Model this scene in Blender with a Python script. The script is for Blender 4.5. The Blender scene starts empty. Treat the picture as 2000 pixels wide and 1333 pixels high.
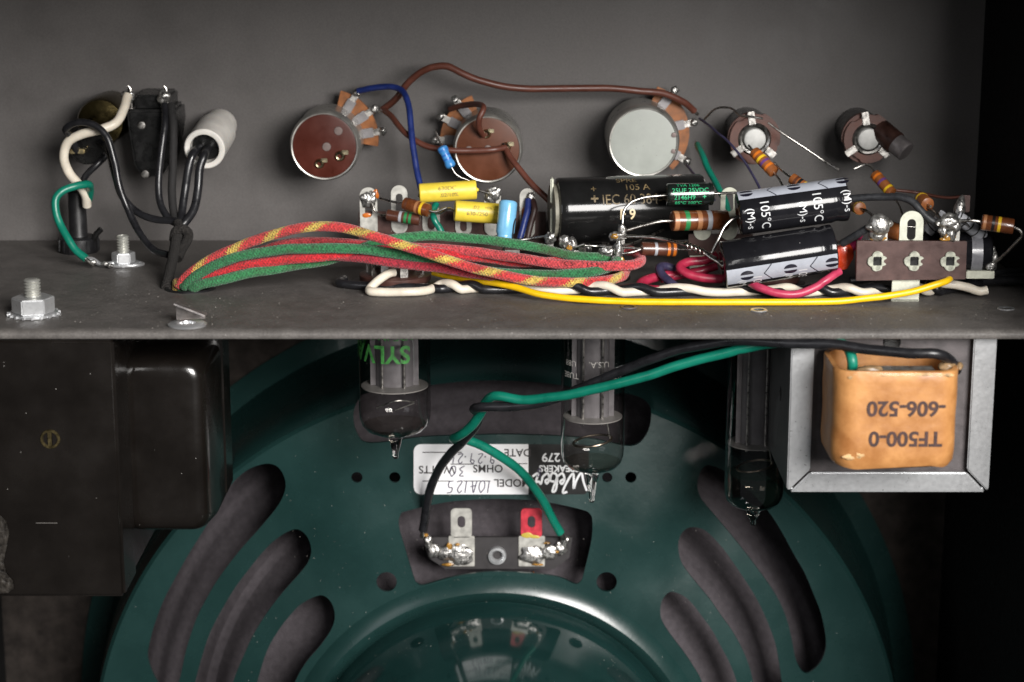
import bpy, bmesh, math, random
from mathutils import Vector, Matrix, noise
random.seed(7)
sc = bpy.context.scene
col = sc.collection
MM = 0.001
rad = math.radians

# ------------------------------------------------------------------ camera, light, exposure
PITCH = rad(13.5); CAM = Vector((0.0, -564.7, 132.4)); FPX = 4000.0     # millimetres
cd = bpy.data.cameras.new('camera'); cam = bpy.data.objects.new('camera', cd); col.objects.link(cam)
cam.location = CAM * MM; cam.rotation_euler = (rad(90) - PITCH, 0, 0)
cd.sensor_width = 36; cd.lens = 72; cd.clip_start = 0.02; cd.clip_end = 20
cd.dof.use_dof = True; cd.dof.focus_distance = 0.632; cd.dof.aperture_fstop = 14
sc.camera = cam
sc.cycles.transparent_max_bounces = 24; sc.cycles.max_bounces = 10
w = bpy.data.worlds.new('World'); sc.world = w; w.use_nodes = True
w.node_tree.nodes['Background'].inputs[0].default_value = (0.9, 0.95, 1.0, 1)
w.node_tree.nodes['Background'].inputs[1].default_value = 0.042
def area(name, loc, target, power, sx, sy, color):
    l = bpy.data.lights.new(name, 'AREA'); l.energy = power; l.shape = 'RECTANGLE'; l.size = sx; l.size_y = sy; l.color = color
    o = bpy.data.objects.new(name, l); col.objects.link(o); o.location = loc
    o.rotation_euler = (Vector(target) - Vector(loc)).to_track_quat('-Z', 'Y').to_euler(); return o
area('key_softbox', (0.42, -0.93, 0.34), (0.01, 0.08, -0.03), 23.5, 0.46, 0.40, (1.0, 0.97, 0.94))
area('strip_lamp', (0.045, -0.78, 0.24), (0.0, 0.08, -0.03), 0.30, 0.018, 0.30, (1.0, 0.98, 0.95))
area('right_strip_lamp', (0.225, -0.80, 0.28), (0.1, 0.05, 0.02), 0.30, 0.022, 0.26, (1.0, 0.98, 0.95))
area('side_softbox', (-0.55, -0.62, 0.22), (0.0, 0.06, -0.04), 0.95, 0.34, 0.40, (0.95, 0.96, 1.0))
vs = sc.view_settings
vs.view_transform = 'Standard'; vs.look = 'None'; vs.exposure = 0.0; vs.gamma = 1.0; vs.use_curve_mapping = False

# ------------------------------------------------------------------ geometry helpers (millimetres)
FWD = Vector((0, math.cos(PITCH), -math.sin(PITCH))); UPV = Vector((0, math.sin(PITCH), math.cos(PITCH)))
def ray(px, py): return FWD + Vector((1, 0, 0)) * ((px - 1000) / FPX) + UPV * ((666.5 - py) / FPX)
def at(px, py, Y):
    d = ray(px, py); return CAM + d * ((Y - CAM.y) / d.y)
def onz(px, py, Z=0.0):
    d = ray(px, py); return CAM + d * ((Z - CAM.z) / d.z)
def pxmm(px, py, Y):                       # pixels per millimetre there
    return FPX / (at(px, py, Y) - CAM).dot(FWD)

WORLD = {}
def link(o, base):
    col.objects.link(o); WORLD[o.name] = base
def thing(name, label, cat, base=(0, 0, 0), group=None):
    o = bpy.data.objects.new(name, None); b = Vector(base); o.location = b * MM; o.empty_display_size = 0.005
    link(o, b); tag(o, label, cat, group); return o
def tag(o, label=None, cat=None, group=None, kind=None):
    if label: o['label'] = label
    if cat: o['category'] = cat
    if group: o['group'] = group
    if kind: o['kind'] = kind
    return o

class MB:
    """collects geometry in world millimetres"""
    def __init__(s): s.v = []; s.f = []; s.uv = {}
    def add(s, vs, fs):
        b = len(s.v); s.v += [Vector(p) for p in vs]; s.f += [tuple(i + b for i in f) for f in fs]; return b
    def box(s, a, b):
        x0, y0, z0 = [min(a[i], b[i]) for i in range(3)]; x1, y1, z1 = [max(a[i], b[i]) for i in range(3)]
        s.add([(x0,y0,z0),(x1,y0,z0),(x1,y1,z0),(x0,y1,z0),(x0,y0,z1),(x1,y0,z1),(x1,y1,z1),(x0,y1,z1)],
              [(0,3,2,1),(4,5,6,7),(0,1,5,4),(1,2,6,5),(2,3,7,6),(3,0,4,7)]); return s
    def obox(s, c, ax, ay, az, hx, hy, hz):
        c = Vector(c); q = []
        for k in (-1, 1):
            for i, j in ((-1,-1),(1,-1),(1,1),(-1,1)): q.append(c + ax*(i*hx) + ay*(j*hy) + az*(k*hz))
        s.add(q, [(0,3,2,1),(4,5,6,7),(0,1,5,4),(1,2,6,5),(2,3,7,6),(3,0,4,7)]); return s
    def lathe(s, p, axis, prof, seg=28, xref=None, ell=1.0):
        p = Vector(p); axis = Vector(axis).normalized(); x, y = frame(axis, xref); rows = []
        for a, r in prof:
            if r < 1e-6: rows.append([len(s.v)]); s.v.append(p + axis*a)
            else:
                row = []
                for k in range(seg):
                    t = 2*math.pi*k/seg; row.append(len(s.v)); s.v.append(p + axis*a + x*(r*math.cos(t)) + y*(r*ell*math.sin(t)))
                rows.append(row)
        for A, B in zip(rows, rows[1:]):
            for k in range(seg):
                k2 = (k+1) % seg
                if len(A) == 1 and len(B) == 1: continue
                if len(A) == 1: s.f.append((A[0], B[k2], B[k]))
                elif len(B) == 1: s.f.append((A[k], A[k2], B[0]))
                else: s.f.append((A[k], A[k2], B[k2], B[k]))
        return s
    def prism(s, poly, d):
        """poly: list of 3-D points (planar), extruded by vector d"""
        n = len(poly); d = Vector(d); a = [Vector(p) for p in poly]
        s.add(a + [p + d for p in a], [tuple(range(n))[::-1], tuple(range(n, 2*n))] + [(i, (i+1) % n, n+(i+1) % n, n+i) for i in range(n)]); return s
    def ring(s, outer, inner, d):
        """closed outline with a hole (both same count), extruded by d"""
        n = len(outer); d = Vector(d); o = [Vector(p) for p in outer]; i_ = [Vector(p) for p in inner]
        b = len(s.v); s.v += o + i_ + [p+d for p in o] + [p+d for p in i_]
        for k in range(n):
            q = (k+1) % n
            s.f += [(b+k, b+q, b+n+q, b+n+k)[::-1], (b+2*n+k, b+2*n+q, b+3*n+q, b+3*n+k), (b+k, b+q, b+2*n+q, b+2*n+k), (b+n+k, b+n+q, b+3*n+q, b+3*n+k)[::-1]]
        return s
    def sweep(s, pts, r, seg=12, closed_ends=True, rfun=None, sub=None):
        """smooth tube through pts with uv = (length mm, turn)"""
        pts = [Vector(p) for p in pts]
        P = spline(pts, sub) if len(pts) > 2 else [pts[0].lerp(pts[1], t/4) for t in range(5)]
        L = 0.0; rows = []; x = None
        for i, p in enumerate(P):
            t = (P[min(i+1, len(P)-1)] - P[max(i-1, 0)]).normalized()
            if x is None: x, y = frame(t)
            else:
                x = (x - t*x.dot(t)).normalized(); y = t.cross(x)
            if i: L += (P[i]-P[i-1]).length
            rr = r if rfun is None else rfun(L, i/(len(P)-1))
            row = []
            for k in range(seg):
                a = 2*math.pi*k/seg; row.append(len(s.v)); s.v.append(p + x*(rr*math.cos(a)) + y*(rr*math.sin(a)))
            rows.append((row, L))
        for (A, la), (B, lb) in zip(rows, rows[1:]):
            for k in range(seg):
                k2 = (k+1) % seg; f = (A[k], A[k2], B[k2], B[k]); s.uv[len(s.f)] = ((la, k/seg), (la, (k+1)/seg), (lb, (k+1)/seg), (lb, k/seg)); s.f.append(f)
        if closed_ends: s.f.append(tuple(rows[0][0][::-1])); s.f.append(tuple(rows[-1][0]))
        return s
    def blob(s, c, rx, ry, rz, amp=0.18, seed=0, sub=3):
        bm = bmesh.new(); bmesh.ops.create_icosphere(bm, subdivisions=sub, radius=1); c = Vector(c)
        vs = []
        for v in bm.verts:
            d = 1 + amp*noise.noise(v.co*1.4 + Vector((seed*3.1, seed*1.7, 0))) + amp*.5*noise.noise(v.co*3.3 + Vector((0, seed*2.3, 5)))
            vs.append(c + Vector((v.co.x*rx*d, v.co.y*ry*d, v.co.z*rz*d)))
        s.add(vs, [tuple(v.index for v in f.verts) for f in bm.faces]); bm.free(); return s
    def build(s, name, mat, parent=None, smooth=40, bevel=0, seg=2, origin=None):
        me = bpy.data.meshes.new(name)
        lo = Vector([min(p[i] for p in s.v) for i in range(3)]); hi = Vector([max(p[i] for p in s.v) for i in range(3)])
        c = Vector(origin) if origin is not None else Vector(((lo.x+hi.x)/2, (lo.y+hi.y)/2, lo.z if parent is None else (lo.z+hi.z)/2))
        me.from_pydata([(p-c)*MM for p in s.v], [], s.f)
        if s.uv:
            ul = me.uv_layers.new(name='UVMap')
            for p in me.polygons:
                q = s.uv.get(p.index)
                if q:
                    for li, uvv in zip(p.loop_indices, q): ul.data[li].uv = uvv
        bm = bmesh.new(); bm.from_mesh(me)
        bmesh.ops.recalc_face_normals(bm, faces=bm.faces)
        if bevel:
            ed = [e for e in bm.edges if len(e.link_faces) == 2 and e.calc_face_angle(0) > rad(35)]
            bmesh.ops.bevel(bm, geom=ed, offset=bevel*MM, segments=seg, affect='EDGES', clamp_overlap=True)
        bm.to_mesh(me); bm.free()
        if smooth:
            for p in me.polygons: p.use_smooth = True
            me.set_sharp_from_angle(angle=rad(smooth))
        if mat: me.materials.append(mat)
        o = bpy.data.objects.new(name, me); link(o, c)
        if parent: o.parent = parent; o.location = (c - WORLD[parent.name]) * MM
        else: o.location = c * MM
        return o

def frame(t, ref=None):
    r = Vector(ref) if ref is not None else (Vector((0, 0, 1)) if abs(t.z) < .9 else Vector((1, 0, 0)))
    x = (r - t*r.dot(t)).normalized(); return x, t.cross(x)
def spline(pts, sub=None):
    P = [pts[0]*2-pts[1]] + pts + [pts[-1]*2-pts[-2]]; out = []
    for i in range(1, len(P)-2):
        a, b, c, d = P[i-1:i+3]; n = sub or max(3, min(24, int((c-b).length/0.9)+1))
        ta = max(1e-3, (b-a).length**.5); tb = max(1e-3, (c-b).length**.5); tc = max(1e-3, (d-c).length**.5)
        m1 = ((b-a)/ta - (c-a)/(ta+tb) + (c-b)/tb)*tb; m2 = ((c-b)/tb - (d-b)/(tb+tc) + (d-c)/tc)*tb
        for k in range(n):
            t = k/n; t2 = t*t; t3 = t2*t
            out.append(b*(2*t3-3*t2+1) + m1*(t3-2*t2+t) + c*(-2*t3+3*t2) + m2*(t3-t2))
    out.append(pts[-1]); return out
def stadium(c, ux, uz, w, h, n=8):
    """outline of a round-ended bar, w wide and h tall"""
    r = min(w, h)/2; out = []
    for cx, cz, a0 in ((w/2-r, h/2-r, 0), (-(w/2-r), h/2-r, 90), (-(w/2-r), -(h/2-r), 180), (w/2-r, -(h/2-r), 270)):
        for k in range(n+1):
            a = rad(a0+90*k/n); out.append(Vector(c) + ux*(cx + r*math.cos(a)) + uz*(cz + r*math.sin(a)))
    return out
def rrect(c, ux, uz, w, h, r, n=5):
    out = []
    for sx, sz, a0 in ((1,1,0),(-1,1,90),(-1,-1,180),(1,-1,270)):
        for k in range(n+1):
            a = rad(a0+90*k/n); out.append(Vector(c) + ux*(sx*(w/2-r)+r*math.cos(a)) + uz*(sz*(h/2-r)+r*math.sin(a)))
    return out
X_, Y_, Z_ = Vector((1,0,0)), Vector((0,1,0)), Vector((0,0,1))

# text as thin flat print, carried onto any surface by fn(u, v) -> point
def glyphs(s, size, bold=0.0, shear=0.0, wide=1.0, cut=1.2):
    cu = bpy.data.curves.new('t', 'FONT'); cu.body = s; cu.size = size; cu.align_x = 'CENTER'; cu.align_y = 'CENTER'
    cu.offset = bold; cu.shear = shear; cu.resolution_u = 4
    o = bpy.data.objects.new('t', cu); me = bpy.data.meshes.new_from_object(o)
    bm = bmesh.new(); bm.from_mesh(me); bmesh.ops.triangulate(bm, faces=bm.faces)
    for _ in range(3):
        ed = [e for e in bm.edges if e.calc_length() > cut]
        if not ed: break
        bmesh.ops.subdivide_edges(bm, edges=ed, cuts=1); bmesh.ops.triangulate(bm, faces=bm.faces)
    bm.verts.index_update()
    r = ([(v.co.x*wide, v.co.y) for v in bm.verts], [tuple(v.index for v in f.verts) for f in bm.faces])
    bm.free(); bpy.data.objects.remove(o); bpy.data.curves.remove(cu); bpy.data.meshes.remove(me); return r
def lettering(items, fn, mat, parent, name='lettering'):
    """items: (text, u, v, size, options)"""
    m = MB()
    for s, u, v, size, *op in items:
        vs, fs = glyphs(s, size, **(op[0] if op else {}))
        m.add([fn(u+a, v+b) for a, b in vs], fs)
    return m.build(name, mat, parent, smooth=0)
def ribbon(m, pts, width, fn):
    """flat pen stroke through 2-D pts laid on a surface"""
    P = [Vector((p[0], p[1], 0)) for p in pts]
    P = spline(P, 5) if len(P) > 2 else P
    q = []
    for i, p in enumerate(P):
        t = (P[min(i+1, len(P)-1)] - P[max(i-1, 0)])
        if t.length < 1e-9: t = Vector((1,0,0))
        t.normalize(); n = Vector((-t.y, t.x, 0))*(width/2)
        q += [fn(p.x+n.x, p.y+n.y), fn(p.x-n.x, p.y-n.y)]
    m.add(q, [(2*i, 2*i+1, 2*i+3, 2*i+2) for i in range(len(P)-1)])

# ------------------------------------------------------------------ materials
def srgb(r, g, b):
    f = lambda c: (c/255/12.92) if c/255 <= .04045 else ((c/255+.055)/1.055)**2.4
    return (f(r), f(g), f(b))
MATS = {}
def M(key, c, rough=.5, metal=0., var=.12, vs=300., bump=0., bs=2500., coat=0., spec=.5, rvar=.1, specks=0., c2=None, sss=0., speckc=(.55, .53, .5), grain=0.):
    if key in MATS: return MATS[key]
    m = bpy.data.materials.new(key); m.use_nodes = True; nt = m.node_tree; N = nt.nodes; L = nt.links
    b = N['Principled BSDF']; tc = N.new('ShaderNodeTexCoord')
    n1 = N.new('ShaderNodeTexNoise'); n1.inputs['Scale'].default_value = vs; n1.inputs['Detail'].default_value = 6; n1.inputs['Roughness'].default_value = .6
    L.new(tc.outputs['Object'], n1.inputs['Vector'])
    rp = N.new('ShaderNodeValToRGB'); L.new(n1.outputs['Fac'], rp.inputs['Fac'])
    d = c2 or tuple(max(0, k*(1-var*2)) for k in c); e = tuple(min(1, k*(1+var)) for k in c)
    rp.color_ramp.elements[0].position = .3; rp.color_ramp.elements[1].position = .68
    rp.color_ramp.elements[0].color = (*d, 1); rp.color_ramp.elements[1].color = (*e, 1)
    outc = rp.outputs['Color']
    if specks:
        vo = N.new('ShaderNodeTexVoronoi'); vo.inputs['Scale'].default_value = 900; L.new(tc.outputs['Object'], vo.inputs['Vector'])
        rs = N.new('ShaderNodeValToRGB'); rs.color_ramp.elements[0].position = 0.06+.1*specks; rs.color_ramp.elements[1].position = .1+.12*specks
        rs.color_ramp.elements[0].color = (1,1,1,1); rs.color_ramp.elements[1].color = (0,0,0,1); L.new(vo.outputs['Distance'], rs.inputs['Fac'])
        mu = N.new('ShaderNodeMath'); mu.operation = 'MULTIPLY'; L.new(rs.outputs['Color'], mu.inputs[0])
        sep = N.new('ShaderNodeSeparateColor'); L.new(vo.outputs['Color'], sep.inputs['Color'])
        gt = N.new('ShaderNodeMath'); gt.operation = 'GREATER_THAN'; gt.inputs[1].default_value = 1-specks; L.new(sep.outputs['Red'], gt.inputs[0]); L.new(gt.outputs[0], mu.inputs[1])
        mx = N.new('ShaderNodeMixRGB'); L.new(mu.outputs[0], mx.inputs['Fac']); L.new(outc, mx.inputs['Color1']); mx.inputs['Color2'].default_value = (*speckc, 1); outc = mx.outputs['Color']
    if grain:
        ng = N.new('ShaderNodeTexNoise'); ng.inputs['Scale'].default_value = 1700; ng.inputs['Detail'].default_value = 3; L.new(tc.outputs['Object'], ng.inputs['Vector'])
        mg = N.new('ShaderNodeMapRange'); mg.inputs['From Min'].default_value = .3; mg.inputs['From Max'].default_value = .7; mg.inputs['To Min'].default_value = 1-grain; mg.inputs['To Max'].default_value = 1+grain; L.new(ng.outputs['Fac'], mg.inputs['Value'])
        xg = N.new('ShaderNodeVectorMath'); xg.operation = 'SCALE'; L.new(outc, xg.inputs[0]); L.new(mg.outputs[0], xg.inputs['Scale']); outc = xg.outputs[0]
    L.new(outc, b.inputs['Base Color'])
    b.inputs['Metallic'].default_value = metal; b.inputs['Specular IOR Level'].default_value = spec; b.inputs['Coat Weight'].default_value = coat; b.inputs['Coat Roughness'].default_value = .06
    mr = N.new('ShaderNodeMapRange'); L.new(n1.outputs['Fac'], mr.inputs['Value']); mr.inputs['From Min'].default_value = .3; mr.inputs['From Max'].default_value = .7
    mr.inputs['To Min'].default_value = max(.02, rough-rvar); mr.inputs['To Max'].default_value = min(1, rough+rvar); L.new(mr.outputs[0], b.inputs['Roughness'])
    if sss: b.inputs['Subsurface Weight'].default_value = sss; b.inputs['Subsurface Radius'].default_value = (.001, .0006, .0004)
    if bump:
        n2 = N.new('ShaderNodeTexNoise'); n2.inputs['Scale'].default_value = bs; n2.inputs['Detail'].default_value = 4; L.new(tc.outputs['Object'], n2.inputs['Vector'])
        bp = N.new('ShaderNodeBump'); bp.inputs['Strength'].default_value = 1; bp.inputs['Distance'].default_value = bump*MM; L.new(n2.outputs['Fac'], bp.inputs['Height']); L.new(bp.outputs[0], b.inputs['Normal'])
    MATS[key] = m; return m
def S(key, r, g, b, **k):
    return M(key, srgb(r, g, b), **k)
def cloth(key, main, tracer=None, soil=.25, share=.34, period=13.5):
    """braided cotton over wire, in length / turn coordinates"""
    m = bpy.data.materials.new(key); m.use_nodes = True; nt = m.node_tree; N = nt.nodes; L = nt.links; b = N['Principled BSDF']
    uv = N.new('ShaderNodeUVMap'); nd = N.new('ShaderNodeTexNoise'); nd.inputs['Scale'].default_value = .9; nd.inputs['Detail'].default_value = 3; L.new(uv.outputs[0], nd.inputs['Vector']); sd = N.new('ShaderNodeVectorMath'); sd.operation = 'MULTIPLY_ADD'; sd.inputs[1].default_value = (.9, .12, 0); L.new(nd.outputs['Color'], sd.inputs[0]); L.new(uv.outputs[0], sd.inputs[2])
    sp = N.new('ShaderNodeSeparateXYZ'); L.new(sd.outputs[0], sp.inputs[0])
    def math_(op, a, bb):
        n = N.new('ShaderNodeMath'); n.operation = op
        for i, x in enumerate((a, bb)):
            if x is None: continue
            if isinstance(x, (int, float)): n.inputs[i].default_value = x
            else: L.new(x, n.inputs[i])
        return n.outputs[0]
    u, v = sp.outputs[0], sp.outputs[1]
    fr = lambda x: math_('FRACT', x, None)
    a = math_('ABSOLUTE', math_('SUBTRACT', fr(math_('ADD', math_('MULTIPLY', u, 1.05), math_('MULTIPLY', v, 7))), .5), None)
    c = math_('ABSOLUTE', math_('SUBTRACT', fr(math_('SUBTRACT', math_('MULTIPLY', u, 1.05), math_('MULTIPLY', v, 7))), .5), None)
    weave = math_('MAXIMUM', a, c)
    tc = N.new('ShaderNodeTexCoord'); no = N.new('ShaderNodeTexNoise'); no.inputs['Scale'].default_value = 1300; no.inputs['Detail'].default_value = 5; L.new(tc.outputs['Object'], no.inputs['Vector'])
    nb = N.new('ShaderNodeTexNoise'); nb.inputs['Scale'].default_value = 70; nb.inputs['Detail'].default_value = 4; L.new(tc.outputs['Object'], nb.inputs['Vector'])
    base = N.new('ShaderNodeRGB'); base.outputs[0].default_value = (*main, 1); cc = base.outputs[0]
    if tracer:
        z = math_('MULTIPLY', math_('SUBTRACT', math_('ADD', weave, math_('MULTIPLY', no.outputs['Fac'], .5)), .6), .42)
        st = fr(math_('ADD', math_('ADD', math_('MULTIPLY', u, 1/period), math_('MULTIPLY', v, 1.0)), z))
        g = math_('LESS_THAN', st, share); mx = N.new('ShaderNodeMixRGB'); L.new(g, mx.inputs[0]); L.new(cc, mx.inputs[1]); mx.inputs[2].default_value = (*tracer, 1); cc = mx.outputs[0]
    hs = N.new('ShaderNodeMixRGB'); hs.blend_type = 'MULTIPLY'; hs.inputs[0].default_value = .85; L.new(cc, hs.inputs[1])
    rp = N.new('ShaderNodeValToRGB'); rp.color_ramp.elements[0].position = .2; rp.color_ramp.elements[1].position = .68; rp.color_ramp.elements[0].color = (.12,.12,.12,1); rp.color_ramp.elements[1].color = (1.5,1.5,1.45,1); L.new(math_('ADD', math_('MULTIPLY', no.outputs['Fac'], .95), math_('MULTIPLY', math_('SUBTRACT', weave, .3), .28)), rp.inputs[0]); L.new(rp.outputs[0], hs.inputs[2])
    so = N.new('ShaderNodeMixRGB'); so.inputs[2].default_value = (.05,.035,.015,1); L.new(hs.outputs[0], so.inputs[1])
    r2 = N.new('ShaderNodeMapRange'); r2.inputs['From Min'].default_value = .52; r2.inputs['From Max'].default_value = .7; r2.inputs['To Max'].default_value = soil*2; L.new(nb.outputs['Fac'], r2.inputs[0]); L.new(r2.outputs[0], so.inputs[0])
    L.new(so.outputs[0], b.inputs['Base Color']); b.inputs['Roughness'].default_value = .85; b.inputs['Specular IOR Level'].default_value = .25
    b.inputs['Sheen Weight'].default_value = .25 if sum(main) > .2 else .02
    hgt = math_('ADD', weave, math_('MULTIPLY', no.outputs['Fac'], .5))
    bp = N.new('ShaderNodeBump'); bp.inputs['Distance'].default_value = .55*MM; bp.inputs['Strength'].default_value = 1; L.new(hgt, bp.inputs['Height']); L.new(bp.outputs[0], b.inputs['Normal'])
    MATS[key] = m; return m
def glassmat(key, tint, smoke=0.0, ior=1.5):
    m = bpy.data.materials.new(key); m.use_nodes = True; nt = m.node_tree; N = nt.nodes; L = nt.links; N.remove(N['Principled BSDF'])
    t = N.new('ShaderNodeBsdfTransparent'); lw = N.new('ShaderNodeLayerWeight'); lw.inputs[0].default_value = .5; pw = N.new('ShaderNodeMath'); pw.operation = 'POWER'; pw.inputs[1].default_value = 3.0; L.new(lw.outputs['Facing'], pw.inputs[0])
    tx = N.new('ShaderNodeMixRGB'); L.new(pw.outputs[0], tx.inputs[0]); tx.inputs[1].default_value = (*tint, 1); tx.inputs[2].default_value = (*[c*.22 for c in tint], 1); L.new(tx.outputs[0], t.inputs[0])
    g = N.new('ShaderNodeBsdfGlossy'); g.inputs['Roughness'].default_value = .03
    f = N.new('ShaderNodeFresnel'); f.inputs[0].default_value = ior
    mr = N.new('ShaderNodeMath'); mr.operation = 'MULTIPLY_ADD'; mr.inputs[1].default_value = 1.3; mr.inputs[2].default_value = smoke; mr.use_clamp = True; ge = N.new('ShaderNodeNewGeometry'); iv = N.new('ShaderNodeMath'); iv.operation = 'SUBTRACT'; iv.inputs[0].default_value = 1; L.new(ge.outputs['Backfacing'], iv.inputs[1])
    fm = N.new('ShaderNodeMath'); fm.operation = 'MULTIPLY'; L.new(f.outputs[0], fm.inputs[0]); L.new(iv.outputs[0], fm.inputs[1]); L.new(fm.outputs[0], mr.inputs[0])
    x = N.new('ShaderNodeMixShader'); L.new(mr.outputs[0], x.inputs[0]); L.new(t.outputs[0], x.inputs[1]); L.new(g.outputs[0], x.inputs[2]); L.new(x.outputs[0], N['Material Output'].inputs[0]); return m

wall_m   = M('grey_paint', (.107,.0998,.0965), rough=.5, var=.075, vs=45, bump=.05, bs=4000, specks=.02, spec=.3, speckc=(.035,.03,.028), rvar=.12, grain=.10)
floor_m  = M('grey_steel', (.116,.107,.100), rough=.55, var=.13, vs=140, bump=.14, bs=2600, specks=.05, spec=.35, grain=.22)
black_m  = M('black_tolex', (.006,.006,.006), rough=.85, var=.2, bump=.2, bs=900, spec=.15)
baffle_m = M('dark_board', (.030,.025,.022), rough=.9, var=.3, vs=160, bump=.15, bs=600, spec=.15)
silver_m = M('bright_zinc', (.60,.61,.62), rough=.3, metal=.7, var=.03, vs=900, bump=.008, bs=1800, rvar=.03)
tin_m    = M('tinned_metal', (.55,.53,.50), rough=.32, metal=1, var=.25, vs=500, bump=.03)
lead_m   = M('wire_lead', (.50,.48,.45), rough=.3, metal=1, var=.2, vs=600)
solder_m = M('solder', (.47,.46,.44), rough=.33, metal=.85, var=.4, vs=900, bump=.22, bs=1300)
flux_m   = M('flux', (.36,.18,.03), rough=.25, var=.4, vs=500, coat=.5)
ivory_m  = M('ivory_tag', (.56,.57,.47), rough=.45, var=.1, vs=500, bump=.03)
brass_m  = M('brass', (.11,.085,.036), rough=.22, metal=1, var=.1, vs=200)
pheno_m  = M('brown_phenolic', (.062,.026,.021), rough=.42, var=.18, vs=300, bump=.03, specks=.03)
wafer_m  = M('orange_phenolic', (.27,.088,.016), rough=.45, var=.25, vs=300)
rust_m   = M('red_phenolic', (.090,.026,.014), rough=.45, var=.2, vs=250)
bake_m   = M('black_bakelite', (.008,.008,.008), rough=.28, var=.2, spec=.5)
rubber_m = M('black_rubber', (.011,.011,.012), rough=.42, var=.2, vs=300)
blackw_m = M('black_vinyl', (.013,.013,.015), rough=.32, var=.2, vs=300, bump=.04, bs=500)
sleeve_m = M('grey_sleeving', (.026,.027,.030), rough=.42, var=.25, vs=700, bump=.06, bs=1500, specks=.05)
whitew_m = M('white_vinyl', (.66,.60,.50), rough=.38, var=.08, vs=200, sss=.1)
greenw_m = M('green_vinyl', (.004,.16,.105), rough=.34, var=.12, vs=150, bump=.03, bs=500)
brownw_m = M('brown_vinyl', (.105,.034,.022), rough=.42, var=.12, vs=200)
bluew_m  = M('blue_vinyl', (.012,.026,.14), rough=.4, var=.15)
yelloww_m= M('yellow_vinyl', (.82,.50,.006), rough=.33, var=.06, vs=150, sss=.05)
redw_m   = M('red_vinyl', (.34,.018,.05), rough=.4, var=.15)
navyw_m  = M('navy_vinyl', (.030,.026,.06), rough=.45, var=.15)
enamel_m = M('green_enamel', (.0105,.0335,.0312), rough=.27, var=.10, vs=40, coat=.08, specks=.03, bump=.02, bs=700, rvar=.06, grain=.06)
felt_m   = M('grey_felt', (.074,.066,.072), rough=.95, var=.12, vs=450, bump=.25, bs=1500, spec=.08)
lacq_m   = M('brown_black_lacquer', (.0075,.0060,.0050), rough=.24, var=.15, vs=60, specks=.015, coat=.3, rvar=.08)
kraft_m  = M('kraft_wrap', (.43,.205,.068), rough=.48, var=.2, vs=120, c2=(.30,.12,.034), bump=.3, bs=220, coat=.15)
kraftw_m = M('worn_paper', (.56,.36,.17), rough=.7, var=.3, vs=500, bump=.15, bs=1200)
lam_m    = M('lamination_steel', (.085,.074,.076), rough=.5, var=.2, vs=200, bump=.05, bs=2500)
ink_m    = M('print_ink', (.018,.014,.014), rough=.6, var=.1)
white_m  = M('white_print', (.62,.63,.64), rough=.45, var=.08)
paper_m  = M('label_paper', (.74,.74,.75), rough=.5, var=.03)
dust_m   = M('dust', (.45,.42,.38), rough=.95, var=.3, vs=900)
cap_m    = M('black_sleeve', (.010,.010,.012), rough=.10, rvar=.02, var=.2, vs=80, coat=0, spec=.3, specks=.03, bump=.02, bs=500)
stripe_m = M('grey_print', (.36,.38,.43), rough=.35, var=.06, coat=.3)
yellowc_m= M('yellow_film', (.74,.56,.055), rough=.36, var=.07, vs=200, bump=.05, bs=700)
bluec_m  = M('pale_blue_sleeve', (.17,.43,.66), rough=.25, var=.06, coat=.2)
# ------------------------------------------------------------------ cabinet and chassis
def struct(name, mb, mat, bevel=0): return tag(mb.build(name, mat, None, bevel=bevel), kind='structure')
WALLY = 137.0
struct('cabinet_wall_right', MB().box((161, -48, -330), (180, 200, 160)), black_m)
struct('cabinet_wall_left', MB().box((-214, -92, -330), (-192, 200, 160)), black_m)
struct('cabinet_ceiling', MB().box((-192, -84, 118), (161, 200, 145)), black_m)
struct('cabinet_floor', MB().box((-192, -40, -350), (161, 200, -338)), black_m)

def cut(o, mb, name):
    """subtract the closed shapes of mb from o"""
    c = mb.build('cutter', None, None, smooth=0)
    md = o.modifiers.new('b', 'BOOLEAN'); md.operation = 'DIFFERENCE'; md.object = c; md.solver = 'EXACT'
    bpy.context.view_layer.update(); dg = bpy.context.evaluated_depsgraph_get()
    me = bpy.data.meshes.new_from_object(o.evaluated_get(dg)); old = o.data; o.modifiers.clear(); o.data = me; me.name = name
    cm = c.data; bpy.data.objects.remove(c); bpy.data.meshes.remove(cm); bpy.data.meshes.remove(old)
    for p in me.polygons: p.use_smooth = True
    me.set_sharp_from_angle(angle=rad(38)); return o
def disc(cx, cz, r, n=28): return [(cx + r*math.cos(2*math.pi*k/n), cz + r*math.sin(2*math.pi*k/n)) for k in range(n)]

ch = thing('amplifier_chassis', 'dark grey steel amplifier chassis with folded front lip and upright back plate', 'chassis', (0, 0, 0))
prof = [(WALLY, 0), (3.2, 0)] + [(3.2 - 3.2*math.sin(rad(a)), -1.4 + 1.4*math.cos(rad(a))) for a in (20, 40, 60, 80, 90)] + [(0.0, -2.2), (.25, -2.6), (.8, -2.8), (WALLY, -2.8)]
m = MB(); nx = 2
m.prism([Vector((-191.5, y, z)) for y, z in prof], (352, 0, 0))
fl = m.build('floor_plate', floor_m, ch)
holes = MB(); c0 = onz(372, 564)
holes.lathe(c0 - Z_*8, Z_, [(0, 0), (0, 7.6), (12, 7.6), (12, 0)], 32)
cut(fl, holes, 'floor_plate')
MB().box((-191.5, WALLY+.02, -2.6), (160.5, WALLY+1.4, 117.5)).build('back_plate', wall_m, ch)
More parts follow.
